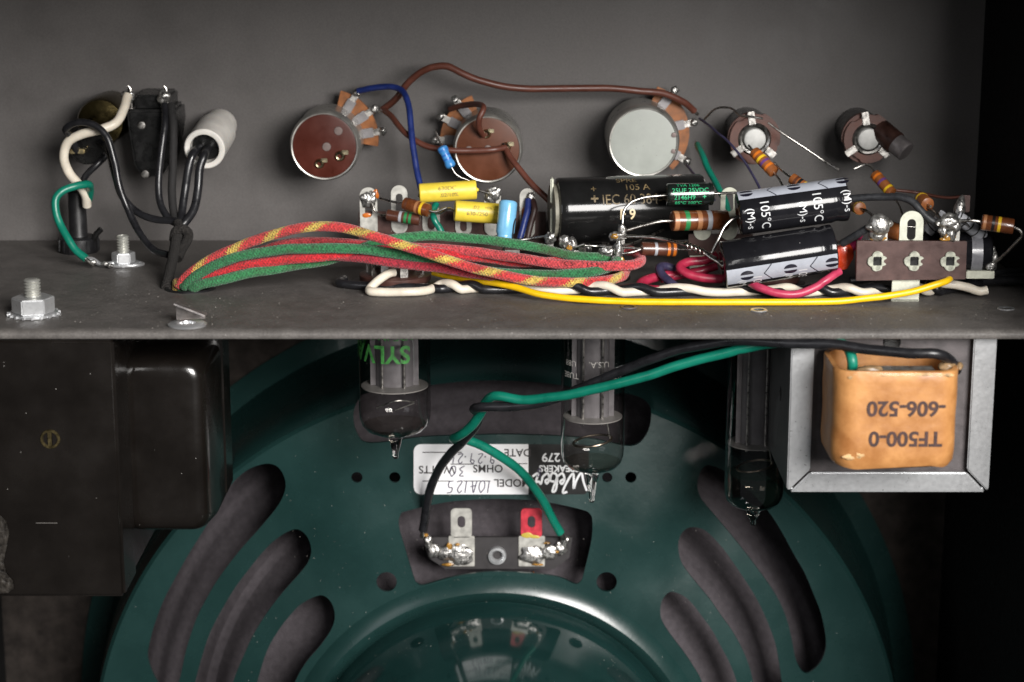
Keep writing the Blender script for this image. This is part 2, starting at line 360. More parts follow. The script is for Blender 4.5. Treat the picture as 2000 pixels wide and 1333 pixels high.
# grommet ring in the cable hole
MB().lathe(c0, Z_, [(-3, 6.6), (-3, 7.5), (.3, 7.9), (.7, 7.5), (.5, 6.7), (-3, 6.6)], 32).build('cable_hole_rim', rubber_m, ch)

# ------------------------------------------------------------------ loudspeaker
SX, SZ = -5.3, -183.0                                   # speaker axis
BPROF = [(60, 92.5), (66, 92.5), (67.0, 91.6), (68.5, 89.6), (71, 88.6), (73.5, 89.6), (76, 92), (100, 93.2), (141, 99), (142.2, 100.5), (145, 122), (147, 146), (150, 158), (158, 160)]
def bprof(r):
    for (r0, y0), (r1, y1) in zip(BPROF, BPROF[1:]):
        if r <= r1: return y0 + (y1-y0)*max(0, min(1, (r-r0)/(r1-r0)))
    return BPROF[-1][1]
def sstep(a, b, x): t = max(0, min(1, (x-a)/(b-a))); return t*t*(3-2*t)
def bsurf(x, z):
    dx, dz = x-SX, z-SZ; r = math.hypot(dx, dz); phi = abs(math.degrees(math.atan2(dx, dz)))
    return bprof(r) + 4.0*sstep(27, 41, phi)*sstep(78, 108, r)*(1-sstep(130, 147, r))
def bhit(px, py, off=0.0):
    d = ray(px, py); Y = 60.0
    for _ in range(60):
        p = CAM + d*((Y-CAM.y)/d.y); e = bsurf(p.x, p.z) - off - Y; Y += e*.7
        if abs(e) < 1e-3: break
    return CAM + d*((Y-CAM.y)/d.y)
sp = thing('loudspeaker', 'dark green loudspeaker basket with curved slots and round magnet cover', 'loudspeaker', (SX, 92, SZ))
NT = 288; rs = sorted(set([r for r, _ in BPROF[1:]] + list(range(78, 147, 4))))
m = MB(); TH = 1.1; rows = []
for side in (0, 1):
    for r in (rs if side == 0 else rs[::-1]):
        row = []
        for k in range(NT):
            t = 2*math.pi*k/NT; x = SX + r*math.sin(t); z = SZ + r*math.cos(t); row.append(len(m.v)); m.v.append(Vector((x, bsurf(x, z) + TH*side, z)))
        rows.append(row)
for a, b in zip(rows, rows[1:] + rows[:1]):
    for k in range(NT): m.f.append((a[k], a[(k+1) % NT], b[(k+1) % NT], b[k]))
bk = m.build('basket', enamel_m, sp)
slots = [
 [(526,906),(548,918),(558,949),(545,985),(509,1030),(468,1076),(427,1130),(402,1172),(384,1208),(364,1268),(349,1333),(330,1352),(306,1330),(289,1286),(294,1248),(306,1208),(321,1170),(342,1130),(369,1082),(399,1034),(424,990),(448,952),(468,930),(494,913)],
 [(576,1034),(598,1046),(608,1073),(602,1098),(583,1123),(550,1160),(519,1201),(495,1240),(477,1279),(455,1333),(440,1400),(432,1450),(400,1480),(372,1450),(372,1390),(381,1333),(399,1268),(413,1230),(434,1190),(458,1150),(484,1115),(512,1080),(541,1052)],
 [(626,1163),(646,1176),(654,1201),(648,1228),(626,1261),(598,1294),(576,1333),(556,1390),(545,1440),(510,1470),(482,1440),(488,1380),(502,1333),(520,1275),(541,1236),(565,1204),(590,1179)],
 [(1378,910),(1366,926),(1362,949),(1368,972),(1382,991),(1410,1024),(1439,1059),(1465,1092),(1488,1123),(1508,1151),(1524,1179),(1537,1211),(1545,1243),(1556,1293),(1574,1316),(1598,1300),(1611,1275),(1613,1247),(1604,1200),(1588,1158),(1571,1118),(1549,1080),(1528,1041),(1503,1002),(1478,973),(1453,949),(1426,928),(1400,913)],
 [(1350,1030),(1333,1040),(1325,1059),(1326,1082),(1332,1101),(1346,1122),(1364,1144),(1387,1172),(1407,1201),(1428,1230),(1446,1261),(1461,1295),(1471,1333),(1480,1390),(1490,1440),(1515,1460),(1535,1430),(1532,1380),(1527,1333),(1517,1268),(1505,1230),(1488,1190),(1472,1160),(1453,1130),(1432,1099),(1410,1069),(1378,1037)],
 [(1311,1156),(1296,1168),(1290,1186),(1291,1207),(1300,1226),(1316,1249),(1336,1275),(1356,1305),(1371,1333),(1386,1385),(1396,1430),(1424,1460),(1448,1430),(1447,1380),(1439,1333),(1425,1295),(1407,1261),(1390,1230),(1371,1204),(1355,1183),(1336,1165)],
 [(690,812),(700,782),(724,766),(849,746),(967,739),(1090,746),(1215,766),(1262,784),(1272,812),(1262,850),(1232,872),(1160,858),(1089,852),(1000,849),(926,850),(824,854),(724,866),(698,848)],
 [(779,1029),(782,1006),(796,998),(862,983),(915,977),(972,975),(1030,977),(1079,983),(1137,996),(1152,1004),(1157,1018),(1155,1057),(1140,1121),(1134,1136),(1122,1141),(1092,1128),(1045,1121),(972,1117),(913,1122),(870,1131),(828,1143),(815,1140),(808,1128),(790,1068)],
]
for (x, y, r) in ((755,1137,20),(1185,1137,20),(697,933,11),(771,933,11),(1186,933,10),(1232,933,11)):
    slots.append([(x+r*math.cos(2*math.pi*k/24), y+r*.96*math.sin(2*math.pi*k/24)) for k in range(24)])
def closed(s):
    n = len(s); out = []
    for i in range(n):
        a, b, c, d = [Vector(s[(i+k) % n]) for k in (-1, 0, 1, 2)]
        for t in (0, .25, .5, .75): out.append(tuple(.5*(2*b + (c-a)*t + (2*a-5*b+4*c-d)*t*t + (3*b-a-3*c+d)*t**3)))
    return out
cm = MB()
for s in slots:
    q = [bhit(*p) for p in (closed(s) if len(s) != 24 or s in slots[:8] else s)]; cm.prism([Vector((p.x, 70, p.z)) for p in q], (0, 110, 0))
cut(bk, cm, 'basket')
bv = bk.modifiers.new('edge', 'BEVEL'); bv.width = .35*MM; bv.segments = 2; bv.limit_method = 'ANGLE'; bv.angle_limit = rad(62)
# magnet cover: a drum standing out of the basket towards the viewer
cup = MB().lathe((SX, 0, SZ), Y_, [(-24, 0), (-24, 50), (-22.5, 58), (-18, 63.5), (-12, 65.2), (91.2, 66.2), (92.6, 66.6)], 160, xref=Z_).build('magnet_cover', M('glossy_green_enamel', (.009,.032,.030), rough=.10, rvar=.03, var=.08, vs=60, coat=.4, specks=.02), sp)
# ridged felt cone and the surround behind the slots
cp = []
for k in range(54):
    r = 58 + k*1.6; y = 101 + (r-58)*.50 + (.9*math.sin((r-58)*.85) if r > 96 else 0) + (2.0*math.sin((r-128)*.42) if r > 128 else 0); cp.append((y, r))
MB().lathe((SX, 0, SZ), Y_, cp, 128, xref=Z_).build('cone', felt_m, sp)
MB().lathe((SX, 0, SZ), Y_, [(104, 58), (112, 58)], 64, xref=Z_).build('voice_coil', felt_m, sp)
# baffle with the speaker opening behind the flange
bf = MB().box((-192, 161.5, -338), (161, 172, -2.9)).build('baffle', baffle_m, None); tag(bf, kind='structure')
# label glued on the basket
def lab(off): return lambda u, v: bhit(u, v, off)
lb = tag(MB(), 'x') if False else None
def patch(px0, py0, px1, py1, rl, rr, off, n=14):
    """rounded sheet on the basket between two pixel corners"""
    m = MB(); c = ((px0+px1)/2, (py0+py1)/2); nx, ny = n*3, n; g = {}
    for i in range(nx+1):
        for j in range(ny+1):
            x = px0+(px1-px0)*i/nx; y = py0+(py1-py0)*j/ny
            R = rl if x < c[0] else rr
            if R:
                ex = max(0, R-(x-px0)) if x < c[0] else max(0, R-(px1-x)); ey = max(0, R-min(y-py0, py1-y))
                d = math.hypot(ex, ey)
                if d > R:
                    k = R/d; x = (px0+R-ex*k) if x < c[0] else (px1-R+ex*k); y = (py0+R-ey*k) if y < c[1] else (py1-R+ey*k)
            g[i, j] = len(m.v); m.v.append(bhit(x, y, off))
    for i in range(nx):
        for j in range(ny): m.f.append((g[i,j], g[i+1,j], g[i+1,j+1], g[i,j+1]))
    return m
sl = thing('speaker_label', 'white and black printed sticker upside down on the green basket', 'sticker', bhit(980, 965, .2))
patch(808, 868, 1032, 966, 14, 0, .25).build('white_field', paper_m, sl)
patch(1032.4, 868, 1150, 966, 0, 12, .25).build('black_field', M('label_black', (.008,.008,.008), rough=.4, spec=.2), sl)
def flip(u, v): return bhit(-u, v, .33)                 # text is printed upside down
# text space: u = -pixel x, v = pixel y (the whole sticker is turned half a turn)
N_ = dict(bold=.35, cut=12)
lettering([('DATE', -1011, 884, 21, N_), ('OHMS', -953, 915, 21, N_), ('WATTS', -853, 917, 21, N_), ('MODEL', -1000, 943, 21, N_)], flip, ink_m, sl)
m = MB()
for pts in (((-902, 884), (-825, 884)), ((-1030, 906), (-1000, 906)), ((-926, 907), (-880, 907)), ((-958, 940), (-825, 940))): ribbon(m, pts, 1.8, flip)
m.build('ruled_line', ink_m, sl, smooth=0)
HW = {'1': [[(.2,0),(.3,1)]], '0': [[(.5,1),(.1,.6),(.2,.05),(.6,.1),(.75,.6),(.5,1)]], 'A': [[(0,0),(.35,1),(.55,0)],[(.05,.4),(.75,.5)]],
      'H': [[(.1,0),(.2,1)],[(.1,.45),(.7,.5)],[(.6,0),(.7,1)]], '2': [[(.05,.8),(.35,1),(.6,.75),(.1,.05),(.75,.1)]], '5': [[(.8,1),(.3,.95),(.2,.6),(.6,.55),(.6,.1),(.1,.05)]],
      '3': [[(.1,.95),(.6,.9),(.3,.55),(.65,.3),(.1,0)]], '9': [[(.65,.8),(.3,1),(.15,.7),(.6,.65),(.65,.85),(.55,0)]], '.': [[(.25,.32),(.4,.36),(.38,.26)]], '8': [[(.6,.9),(.2,.8),(.6,.3),(.3,0),(.15,.3),(.6,.7),(.55,.95)]]}
def hand(s, cx, cy, h, wd, width=2.0):
    m = MB(); x = -(len(s)*wd)/2
    for c in s:
        for st in HW[c]: ribbon(m, [(-cx + x + p[0]*wd*.95 + p[1]*2, cy + (p[1]-.5)*h) for p in st], width, lambda u, v: bhit(-u, v, .36))
        x += wd*(.6 if c in '.1' else 1.0)
    m.build('handwriting', M('pen_ink', (.03,.02,.06), rough=.5), sl, smooth=0)
hand('10A125', 908, 951, 24, 17); hand('30', 892, 921, 21, 17); hand('9.29.21', 916, 896, 20, 15, 1.8); hand('8', 1052, 924, 18, 14)
lettering([('279', -1076, 893, 24, N_), ('SPEAKERS', -1092, 915, 18, N_)], flip, white_m, sl)
m = MB()                                                 # the maker's name in a brush script
for st in ([(0,.95),(.06,.5),(.1,.08),(.2,.5),(.24,.85),(.25,.1),(.36,.5),(.44,1.05),(.36,1.0)], [(.40,.35),(.49,.5),(.46,.62),(.41,.4),(.45,.1),(.54,.25)],
           [(.54,.25),(.63,1.0),(.58,.95),(.56,.15),(.64,.1),(.67,.45),(.60,.5)], [(.67,.35),(.76,.45),(.74,.6),(.69,.4),(.72,.1),(.81,.25)], [(.81,.25),(.85,.62),(.88,.5),(.93,.52),(.90,.1),(1.0,.25)]):
    ribbon(m, [(-1146 + x*106, 941 + (z-.5)*40) for x, z in st], 4.2, lambda u, v: bhit(-u, v, .36))
m.build('script_lettering', white_m, sl, smooth=0)

# terminal board in the cut-out
TB = 97.0
def tb(px, py, o=0.0): return at(px, py, TB - o)
tbm = thing('speaker_terminal_board', 'black terminal board with two tall slotted tabs in the basket cutout', 'terminal board', tb(970, 1110))
MB().prism([tb(*p) for p in ((826,1050),(1118,1050),(1112,1090),(1082,1112),(870,1112),(836,1090))], (0, 1.4, 0)).build('board', M('fibre_black', (.03,.027,.028), rough=.6, bump=.05), tbm, bevel=.15)
def loop(p0, p1, n=7): pass
def terminal(cx, red):
    s = 1/pxmm(cx, 1030, TB); o = .7
    t = tb(cx, 1020, o)
    outer = [tb(cx+dx, y, o) for dx, y in ((-20,1048),(-20,1005),(-14,993),(14,993),(20,1005),(20,1048))]
    m = MB(); c = tb(cx, 1021, o)
    no = rrect(tb(cx, 1022.5, o), X_, Z_, 41*s, 60*s, 8*s, 5); ni = stadium(tb(cx, 1020, o), X_, Z_, 15*s, 24*s, 5)
    m.ring(no, ni, (0, .8, 0)); tg = m.build('tab', tin2_m if not red else redtab_m, tbm, bevel=.1)
    MB().box(tb(cx-25, 1048, o), tb(cx+26, 1107, o) + Y_*.8).build('tab_base', tin2_m, tbm, bevel=.2)
    return c
tin2_m = M('dull_tin', (.50,.49,.45), rough=.42, metal=.35, var=.15, vs=400)
redtab_m = M('red_paint_on_tin', (.52,.03,.05), rough=.45, var=.2, vs=500)
terminal(901, False); terminal(1038, True)
FY_STAIN = True
def sblob(name, spec, mat, parent, amp=.3):
    m = MB()
    for i, (px, py, Y, rx, ry, rz) in enumerate(spec): m.blob(at(px, py, Y), rx, ry, rz, amp, seed=px*.37+py)
    o = m.build(name, mat, parent, smooth=60)
    if name in ('flux_residue', 'flux', 'flux_stain', 'worn_edge', 'wax_drip', 'solder'): o['kind'] = 'stuff'
    return o
sblob('solder_joint', [(900,1085,TB-1.2,4.0,1.2,3.3),(872,1080,TB-1.2,3.2,1.2,2.2),(848,1076,TB-1.4,2.3,1.4,2.4),(836,1058,TB-1.6,1.4,1.4,2.6)], solder_m, tbm, .4)
sblob('solder_joint', [(1040,1085,TB-1.2,4.2,1.2,3.2),(1072,1080,TB-1.2,3.2,1.2,2.4),(1096,1070,TB-1.4,2.0,1.4,2.6),(1103,1056,TB-1.6,1.6,1.4,2.2)], solder_m, tbm, .4)
sblob('flux_residue', [(878,1068,TB-1.9,1.0,.4,1.3),(893,1064,TB-1.7,.8,.5,.5),(832,1046,TB-1.9,.8,.6,.6),(876,1103,TB-1.4,2.2,.6,.5),(1068,1061,TB-1.6,1.0,.4,.4),(1088,1078,TB-2.2,.6,.5,.6),(1050,1103,TB-1.4,2,.6,.4)], flux_m, tbm)
MB().lathe(tb(971, 1083, -1), -Y_, [(0, 1.4), (1.6, 1.5), (2.4, 2.2), (2.3, 3.0), (1.2, 3.2), (.6, 3.2)], 28).build('eyelet', silver_m, tbm)
sblob('flux_stain', [(1030,1046,TB-.8,2.0,.2,.9),(1045,1049,TB-.8,1.6,.2,.6)], M('flux_yellow', (.50,.38,.06), rough=.35), tbm)
sblob('copper_bead', [(1041,1119,TB+.2,.6,.6,.5)], M('copper', (.6,.22,.1), rough=.3, metal=1), tbm)

# ------------------------------------------------------------------ valves hanging under the chassis
plate_m = M('valve_plate_grey', (.19,.18,.19), rough=.42, metal=.25, var=.12, vs=200)
mica_m = M('mica', (.24,.23,.22), rough=.5, var=.1)
glass1 = glassmat('clear_glass', (.88,.87,.86), .035); smoke_m = glassmat('getter_flash', (.68,.64,.58), .10); halfsmoke_m = glassmat('brown_flash', (.86,.82,.76), .10)
tipglass = bpy.data.materials.new('solid_glass'); tipglass.use_nodes = True; _b = tipglass.node_tree.nodes['Principled BSDF']; _b.inputs['Transmission Weight'].default_value = 1; _b.inputs['Roughness'].default_value = .03; _b.inputs['IOR'].default_value = 1.5; _b.inputs['Base Color'].default_value = (.93,.92,.9,1)
def valve(label, px, Y, r, ybot, ytip, ymica, smoke, base_y=700):
    c = at(px, 760, Y); cx = c.x; zb = at(px, ybot, Y).z; zt = at(px, ytip, Y).z; zm = at(px, ymica, Y).z
    t = thing('vacuum_tube', label, 'vacuum tube', (cx, Y, zt), 'glass vacuum tubes hanging under the chassis')
    b = Vector((cx, Y, 0)); tip = 2.0
    g = [(-3.4, r*.99), (zb+r*.75, r), (zb+r*.50, r*.985), (zb+r*.30, r*.92), (zb+r*.14, r*.78), (zb+r*.04, r*.55), (zb-r*.01, r*.30), (zb-.4, tip*1.3)]
    MB().lathe(b, Z_, [(zb+.3, 0), (zb+.2, tip*.9), (zb-.6, tip*1.25), (zb-1.6, tip*1.05), ((zb+zt)/2-.4, tip*.72), (zt+1.8, tip*.42), (zt+.8, tip*.46), (zt+.2, tip*.34), (zt, 0)], 24).build('glass_tip', tipglass, t, smooth=70)
    MB().lathe(b, Z_, g, 48).build('glass_envelope', glass1, t, smooth=70)
    pr = [(zb+r*a, r*.965*k) for a, k in ((1.25, 1), (.75, 1), (.5, .985), (.30, .92), (.14, .78), (.04, .55), (.0, .2))]
    MB().lathe(b, Z_, pr[0 if smoke else 3:], 40).build('getter_flash', smoke_m if smoke else halfsmoke_m, t, smooth=70)
    pw = r*.52
    m = MB(); 
    prf = [(a, q) for a, q in ((zm, 0), (zm, pw), (-3.4, pw), (-3.4, 0))]
    m.lathe(b, Z_, prf, 24, ell=.62); m.box((cx-pw*1.28, Y-.3, zm), (cx+pw*1.28, Y+.3, -3.4)); m.build('anode_plate', plate_m, t)
    m = MB(); m.lathe(b, Z_, [(zm-.35, 0), (zm-.35, r*.93), (zm, r*.93), (zm, 0)], 40); m.build('mica_disc', mica_m, t)
    for dx in (-pw*.62, pw*.55): MB().sweep([b+Vector((dx, -pw*.75, zm-2.0)), b+Vector((dx, -pw*.75, -3.4))], .42, 8).build('support_rod', tin_m, t)
    if r > 10.5:
        MB().sweep([b+Vector((-5.6,-4,zm-6.5)), b+Vector((1,-6,zm-3.6)), b+Vector((6.2,-3,zm-4.8))], .25, 6).build('getter_wire', tin_m, t)
        MB().sweep([b+Vector((0,-5,zm-7)), b+Vector((6.4,-5,zm-4.6))], .22, 6).build('getter_wire', tin_m, t)
    else:
        MB().sweep([b+Vector((r*.60*math.cos(a), r*.6*math.sin(a)-1, zm-r*.8+math.cos(a)*1.0)) for a in [2*math.pi*k/16 for k in range(17)]], .38, 8).build('getter_ring', M('getter_ring', (.30,.25,.2), rough=.35, metal=1), t)
        MB().sweep([b+Vector((r*.55,-2,zm-r*.7)), b+Vector((r*.42,-2,zm))], .25, 6).build('getter_wire', tin_m, t)
    return t, b, r
def wrap(b, r):                                   # text on a vertical cylinder, upside down: u -> leftwards, v -> down
    return lambda u, v: b + Vector((math.sin(-u/r)*r*1.004, -math.cos(u/r)*r*1.004, 0)) + Vector((0, 0, -v))
t1, b1, r1 = valve('widest glass vacuum tube with green lettering, leftmost of the hanging tubes', 771, 61, 11.4, 848, 897, 752, False)
t2, b2, r2 = valve('glass vacuum tube hanging right in front of the black half of the sticker', 1158, 50, 9.9, 918, 982, 812, False)
t3, b3, r3 = valve('smoky glass vacuum tube half hidden behind the boxed transformer', 1478, 56, 9.4, 992, 1027, 864, True)
grn_m = M('green_print', (.05,.26,.05), rough=.6, var=.3, vs=900)
zS = at(771, 692, 50).z
lettering([('SYLVANIA', 11.0, -zS, 7.8, dict(bold=.2, wide=.95)), ('MADE IN USA', 1.0, -zS-5.6, 3.8, {})], wrap(b1, r1), grn_m, t1)
z2 = at(1158, 724, 41).z
lettering([('U.S.A.', -1.5, -z2-2, 2.6, {}), ('TUBE', 8.0, -z2+1.9, 2.6, {}), ('U88', 8.0, -z2-1.9, 2.6, {}), ('12AX', -7.4, -z2+3.2, 2.6, {})], wrap(b2, r2), M('pale_print', (.45,.43,.40), rough=.6, var=.3, vs=900), t2)

# ------------------------------------------------------------------ output transformer on the right
FY = 6.0
ot = thing('output_transformer', 'small boxed transformer with silver frame and orange paper coil', 'transformer', at(1740, 962, FY))
def fr(px, py, Y=FY): return at(px, py, Y)
xl = fr(1542, 800).x; xr = fr(1940, 800).x; zb_ = fr(1740, 962).z; sw = 6.6; D = 46; ztop = -2.9
def flange(poly):
    m = MB(); m.prism([Vector((x, FY, z)) for x, z in poly], (0, 1.1, 0)); return m
g = .25
flange([(xl, ztop), (xl+sw, ztop), (xl+sw, zb_+sw+g), (xl+.4, zb_+g+.2), (xl, zb_+1)]).build('frame_side', silver_m, ot, bevel=.35)
flange([(xr, ztop), (xr-sw, ztop), (xr-sw, zb_+sw+g), (xr-.4, zb_+g+.2), (xr, zb_+1)][::-1]).build('frame_side', silver_m, ot, bevel=.35)
flange([(xl+.9, zb_), (xr-.9, zb_), (xr-sw-.1, zb_+sw-.5), (xl+sw+.1, zb_+sw-.5)]).build('frame_foot', silver_m, ot, bevel=.45)
framed_m = M('zinc_side', (.16,.16,.16), rough=.42, metal=.5, var=.15, vs=100)
m = MB(); m.box((xl, FY+1.2, zb_+.6), (xl+1.1, FY+D, ztop)); m.build('side_plate', framed_m, ot, bevel=.3)
m = MB(); m.box((xr-1.1, FY+1.2, zb_+.6), (xr, FY+D, ztop)); m.build('side_plate', framed_m, ot, bevel=.3)
m = MB(); m.box((xl+1.2, FY+1.2, zb_), (xr-1.2, FY+D, zb_+1.1)); m.build('bottom_plate', silver_m, ot, bevel=.3)
hp = at(1521, 762, 30); MB().lathe((xl-.05, 26, hp.z), X_, [(0, 0), (0, 2.2)], 24).build('side_hole', bake_m, ot)
lm = MB().box((xl+1.3, FY+3.0, zb_+1.3), (xr-1.3, FY+D-4, ztop)).build('lamination_stack', lam_m, ot)
hc = at(1742, 669, FY+3); MB().lathe((hc.x, FY+2.9, hc.z), Y_, [(0, 0), (0, 1.9), (-.15, 2.5), (0.1, 2.6)], 24).build('rivet_hole', bake_m, ot)
# coil: a rounded paper tube
CF = -19.0
cl = at(1630, 800, CF).x; cr = at(1876, 800, CF).x; ct = at(1770, 727, CF).z; cb = at(1770, 914, CF).z
cy0, cy1 = CF, FY+2.9; cc = Vector(((cl+cr)/2, (cy0+cy1)/2, 0)); cw = cr-cl; cdp = cy1-cy0
def coil_out(z, grow=0.0, rr=6.5): return rrect(cc + Z_*z, X_, Y_, cw+grow*2, cdp+grow*2, rr, 8)
m = MB(); rowsz = [cb-.0, cb+1.2, cb+4, (cb+ct)/2-6, (cb+ct)/2, (cb+ct)/2+6, ct-3, ct-.4, ct]; grow = [-.8, -.1, .15, .1, .0, .1, .05, .1, -.15]
idx = []
for i, (z, gv) in enumerate(zip(rowsz, grow)):
    ring_ = coil_out(z, gv); out = []
    for k, p in enumerate(ring_):
        nz = noise.noise(Vector((p.x*.12, p.y*.12, z*.15)))
        q = p + Vector((0, 0, nz*(1.6 if i == 0 else .5 if i == len(rowsz)-1 else 0))) + (p-cc-Z_*z).normalized()*nz*.25
        out.append(len(m.v)); m.v.append(q)
    idx.append(out)
inn = []
for z, gv in ((ct, -1.5), (ct-7, -1.7)):
    out = []
    for p in coil_out(z, gv, 5): out.append(len(m.v)); m.v.append(p)
    inn.append(out)
allr = idx + inn; n = len(allr[0])
for a, b in zip(allr, allr[1:]):
    for k in range(n): m.f.append((a[k], a[(k+1) % n], b[(k+1) % n], b[k]))
m.f.append(tuple(idx[0][::-1])); m.f.append(tuple(inn[-1]))
m.build('coil_wrap', kraft_m, ot, smooth=50)
m = MB(); m.box((cl+9, CF+6, ct-6.5), (cr-5, CF+14, ct-1.6)); m.build('winding', M('winding_foil', (.30,.30,.28), rough=.35, metal=.6, var=.4, vs=400), ot, bevel=.8)
sblob('wax_drip', [(1700,722,CF+9,3.5,1.5,1.0),(1850,716,CF+8,2.5,2,1.4),(1872,715,CF+10,1.2,2,1.2)], M('old_wax', (.25,.16,.08), rough=.4, var=.4, vs=300), ot)
sblob('worn_edge', [(1662,893,CF+.25,2.2,.28,.8),(1680,889,CF+.1,1.4,.25,1.1),(1668,738,CF+.3,1.6,.2,.7),(1720,733,CF+.02,7,.2,.5),(1800,732,CF+.02,7,.2,.45),(1850,733,CF+.3,1.8,.2,.5)], kraftw_m, ot, .5)
def coilface(u, v): return Vector((-u, CF-.32, -v))
p1 = at(1770, 797, CF); p2 = at(1768, 856, CF)
lettering([('-606-520', -p1.x, -p1.z, 6.0, dict(bold=.16, wide=1.0)), ('TF500-0', -p2.x, -p2.z, 6.0, dict(bold=.16, wide=1.0))], coilface, M('stamp_ink', (.05,.022,.02), rough=.6, var=.3, vs=600), ot)

# ------------------------------------------------------------------ power transformer on the left
PY = 0.5
px_r = at(232, 900, PY).x; pzb = at(100, 1167, PY).z
pt = thing('power_transformer', 'large dark lacquered transformer with flat front and rounded side bell', 'transformer', (px_r-30, 20, pzb))
MB().box((-176, PY, pzb), (px_r, PY+19, -2.9)).build('core', lacq_m, pt, bevel=1.0, seg=3)
MB().box((-176, PY+19.3, pzb+1.0), (px_r-.8, PY+62, -2.9)).build('core_back', lacq_m, pt, bevel=.6)
bz0 = at(330, 1042, 24).z; bz1 = at(330, 700, 24).z; bx1 = at(405, 860, 24).x
m = MB(); bl = px_r-5
def bell_ring(y, inset, r): return rrect(Vector(((bl+bx1)/2, y, (bz0+bz1)/2)), X_, Z_, bx1-bl-2*inset, bz1-bz0-2*inset, r, 8)
rows = []
for y, i_, r in ((66, -1.2, 6), (38, -1.0, 6), (28.5, -.2, 6), (25.5, .7, 5.5), (23.8, 2.0, 5), (23.2, 4, 3.4), (23.4, 6, 2)):
    q = []
    for p in bell_ring(y, i_, r): q.append(len(m.v)); m.v.append(p)
    rows.append(q)
nn = len(rows[0])
for a, b in zip(rows, rows[1:]):
    for k in range(nn): m.f.append((a[k], a[(k+1) % nn], b[(k+1) % nn], b[k]))
m.f.append(tuple(rows[-1]))
m.build('bell_cover', lacq_m, pt, smooth=60)
MB().box((px_r-.5, 50, bz0+3), (bx1+1.5, 66, -2.9)).build('bell_flange', lacq_m, pt, bevel=1.2)
hc = at(98, 858, PY); 
m = MB(); m.lathe((hc.x, PY-.1, hc.z), Y_, [(0, 2.9), (-.35, 2.7), (-.35, 2.2), (0.05, 2.0)], 28); m.build('hole_rim', M('dull_brass', (.14,.11,.05), rough=.35, metal=.8, var=.4, vs=500), pt)
m = MB(); m.box((hc.x-.75, PY-.3, hc.z-2.2), (hc.x+.6, PY-.02, hc.z+2.2)); m.build('hole_plug', MATS['dull_brass'], pt, bevel=.15)
MB().box(at(70, 1022.6, PY-.03), at(112, 1021.4, PY-.0)+Y_*.02).build('scratch', M('bare_steel', (.30,.28,.26), rough=.4, metal=.6), pt)
m = MB(); e = [(-12,1005),(2,1008),(14,1022),(18,1045),(14,1070),(8,1098),(13,1120),(26,1135),(28,1150),(16,1160),(-12,1162)]
m.prism([at(x, y, PY-.5) for x, y in e], (0, .45, 0)); m.build('lacquer_run', M('lacquer_run', (.03,.026,.022), rough=.35, var=.6, vs=500, bump=.6, bs=500), pt, bevel=.25)
# ------------------------------------------------------------------ small-part builders
def A(pts): return [at(*p) for p in pts]
def floorz(pts, r):                                  # keep a lead lying on the chassis, never in it
    return [Vector((p.x, p.y, max(p.z, r+.12))) if -1 < p.y < WALLY and p.z > -4 else p for p in pts]
def wire(label, pts, r, mat, name='hookup_wire', cat='wire', parent=None, bare=None, ends=(0, 0), keep=True, world=None, seg=12, group=None):
    P = world if world else A(pts)
    if keep: P = floorz(P, r)
    sd = P[0].x*.37 + P[-1].z*.91                   # small kinks and flats: no real wire runs true
    Q = [p if i in (0, len(P)-1) else p + Vector((noise.noise(p*.11 + X_*sd), noise.noise(p*.11 + Y_*sd), noise.noise(p*.11 + Z_*sd)))*.28 for i, p in enumerate(spline(P, 4) if len(P) > 2 else P)]
    if keep: Q = floorz(Q, r)
    o = MB().sweep(Q, r, seg, rfun=lambda l, t: r*(1 + .035*noise.noise(Vector((l*.22, sd, 0))) + .02*noise.noise(Vector((l*.9, sd, 4)))), sub=4).build(name, mat, parent, smooth=60)
    if parent is None: tag(o, label, cat, group)
    for k in (0, 1):                                 # stripped, tinned end
        if ends[k]:
            a, b = (P[0], P[1]) if k == 0 else (P[-1], P[-2]); d = (a-b).normalized()
            MB().sweep([a - d*1.0, a + d*ends[k]], r*.48, 8).build('bare_end', lead_m, o)
    return o
def lead(pts, parent, r=.42, mat=None, name='lead', keep=True):
    P = A(pts) if not isinstance(pts[0], Vector) else pts
    if keep: P = floorz(P, r)
    return MB().sweep(P, r, 8).build(name, mat or lead_m, parent, smooth=60)
def cylmap(p0, p1, r):
    ax = (p1-p0).normalized(); f = -Y_ + Z_*.2; f = (f - ax*f.dot(ax)).normalized(); u = ax.cross(f)
    if u.z < 0: u = -u
    return lambda a, phi, off=.03: p0 + ax*a + (f*math.cos(phi) + u*math.sin(phi))*(r+off)
BAND = {'k': (.012,.01,.01), 'br': (.09,.03,.014), 'r': (.4,.02,.012), 'o': (.62,.16,.015), 'y': (.75,.48,.02), 'g': (.02,.19,.06), 'b': (.02,.12,.42), 'v': (.12,.05,.20), 's': (.34,.35,.38), 'gd': (.35,.2,.06), 'w': (.7,.7,.68), 't': (.36,.16,.07)}
def bandmat(k): return M('band_'+k, BAND[k], rough=.35, var=.08, coat=.2)
rb_m = M('resistor_brown', (.145,.043,.014), rough=.3, var=.15, vs=300, coat=.3); rd_m = M('resistor_dark', (.085,.030,.018), rough=.33, var=.15, coat=.3)
rblue_m = M('resistor_blue', (.05,.24,.56), rough=.35, var=.08); rtan_m = M('resistor_tan', (.26,.085,.024), rough=.4, var=.15)
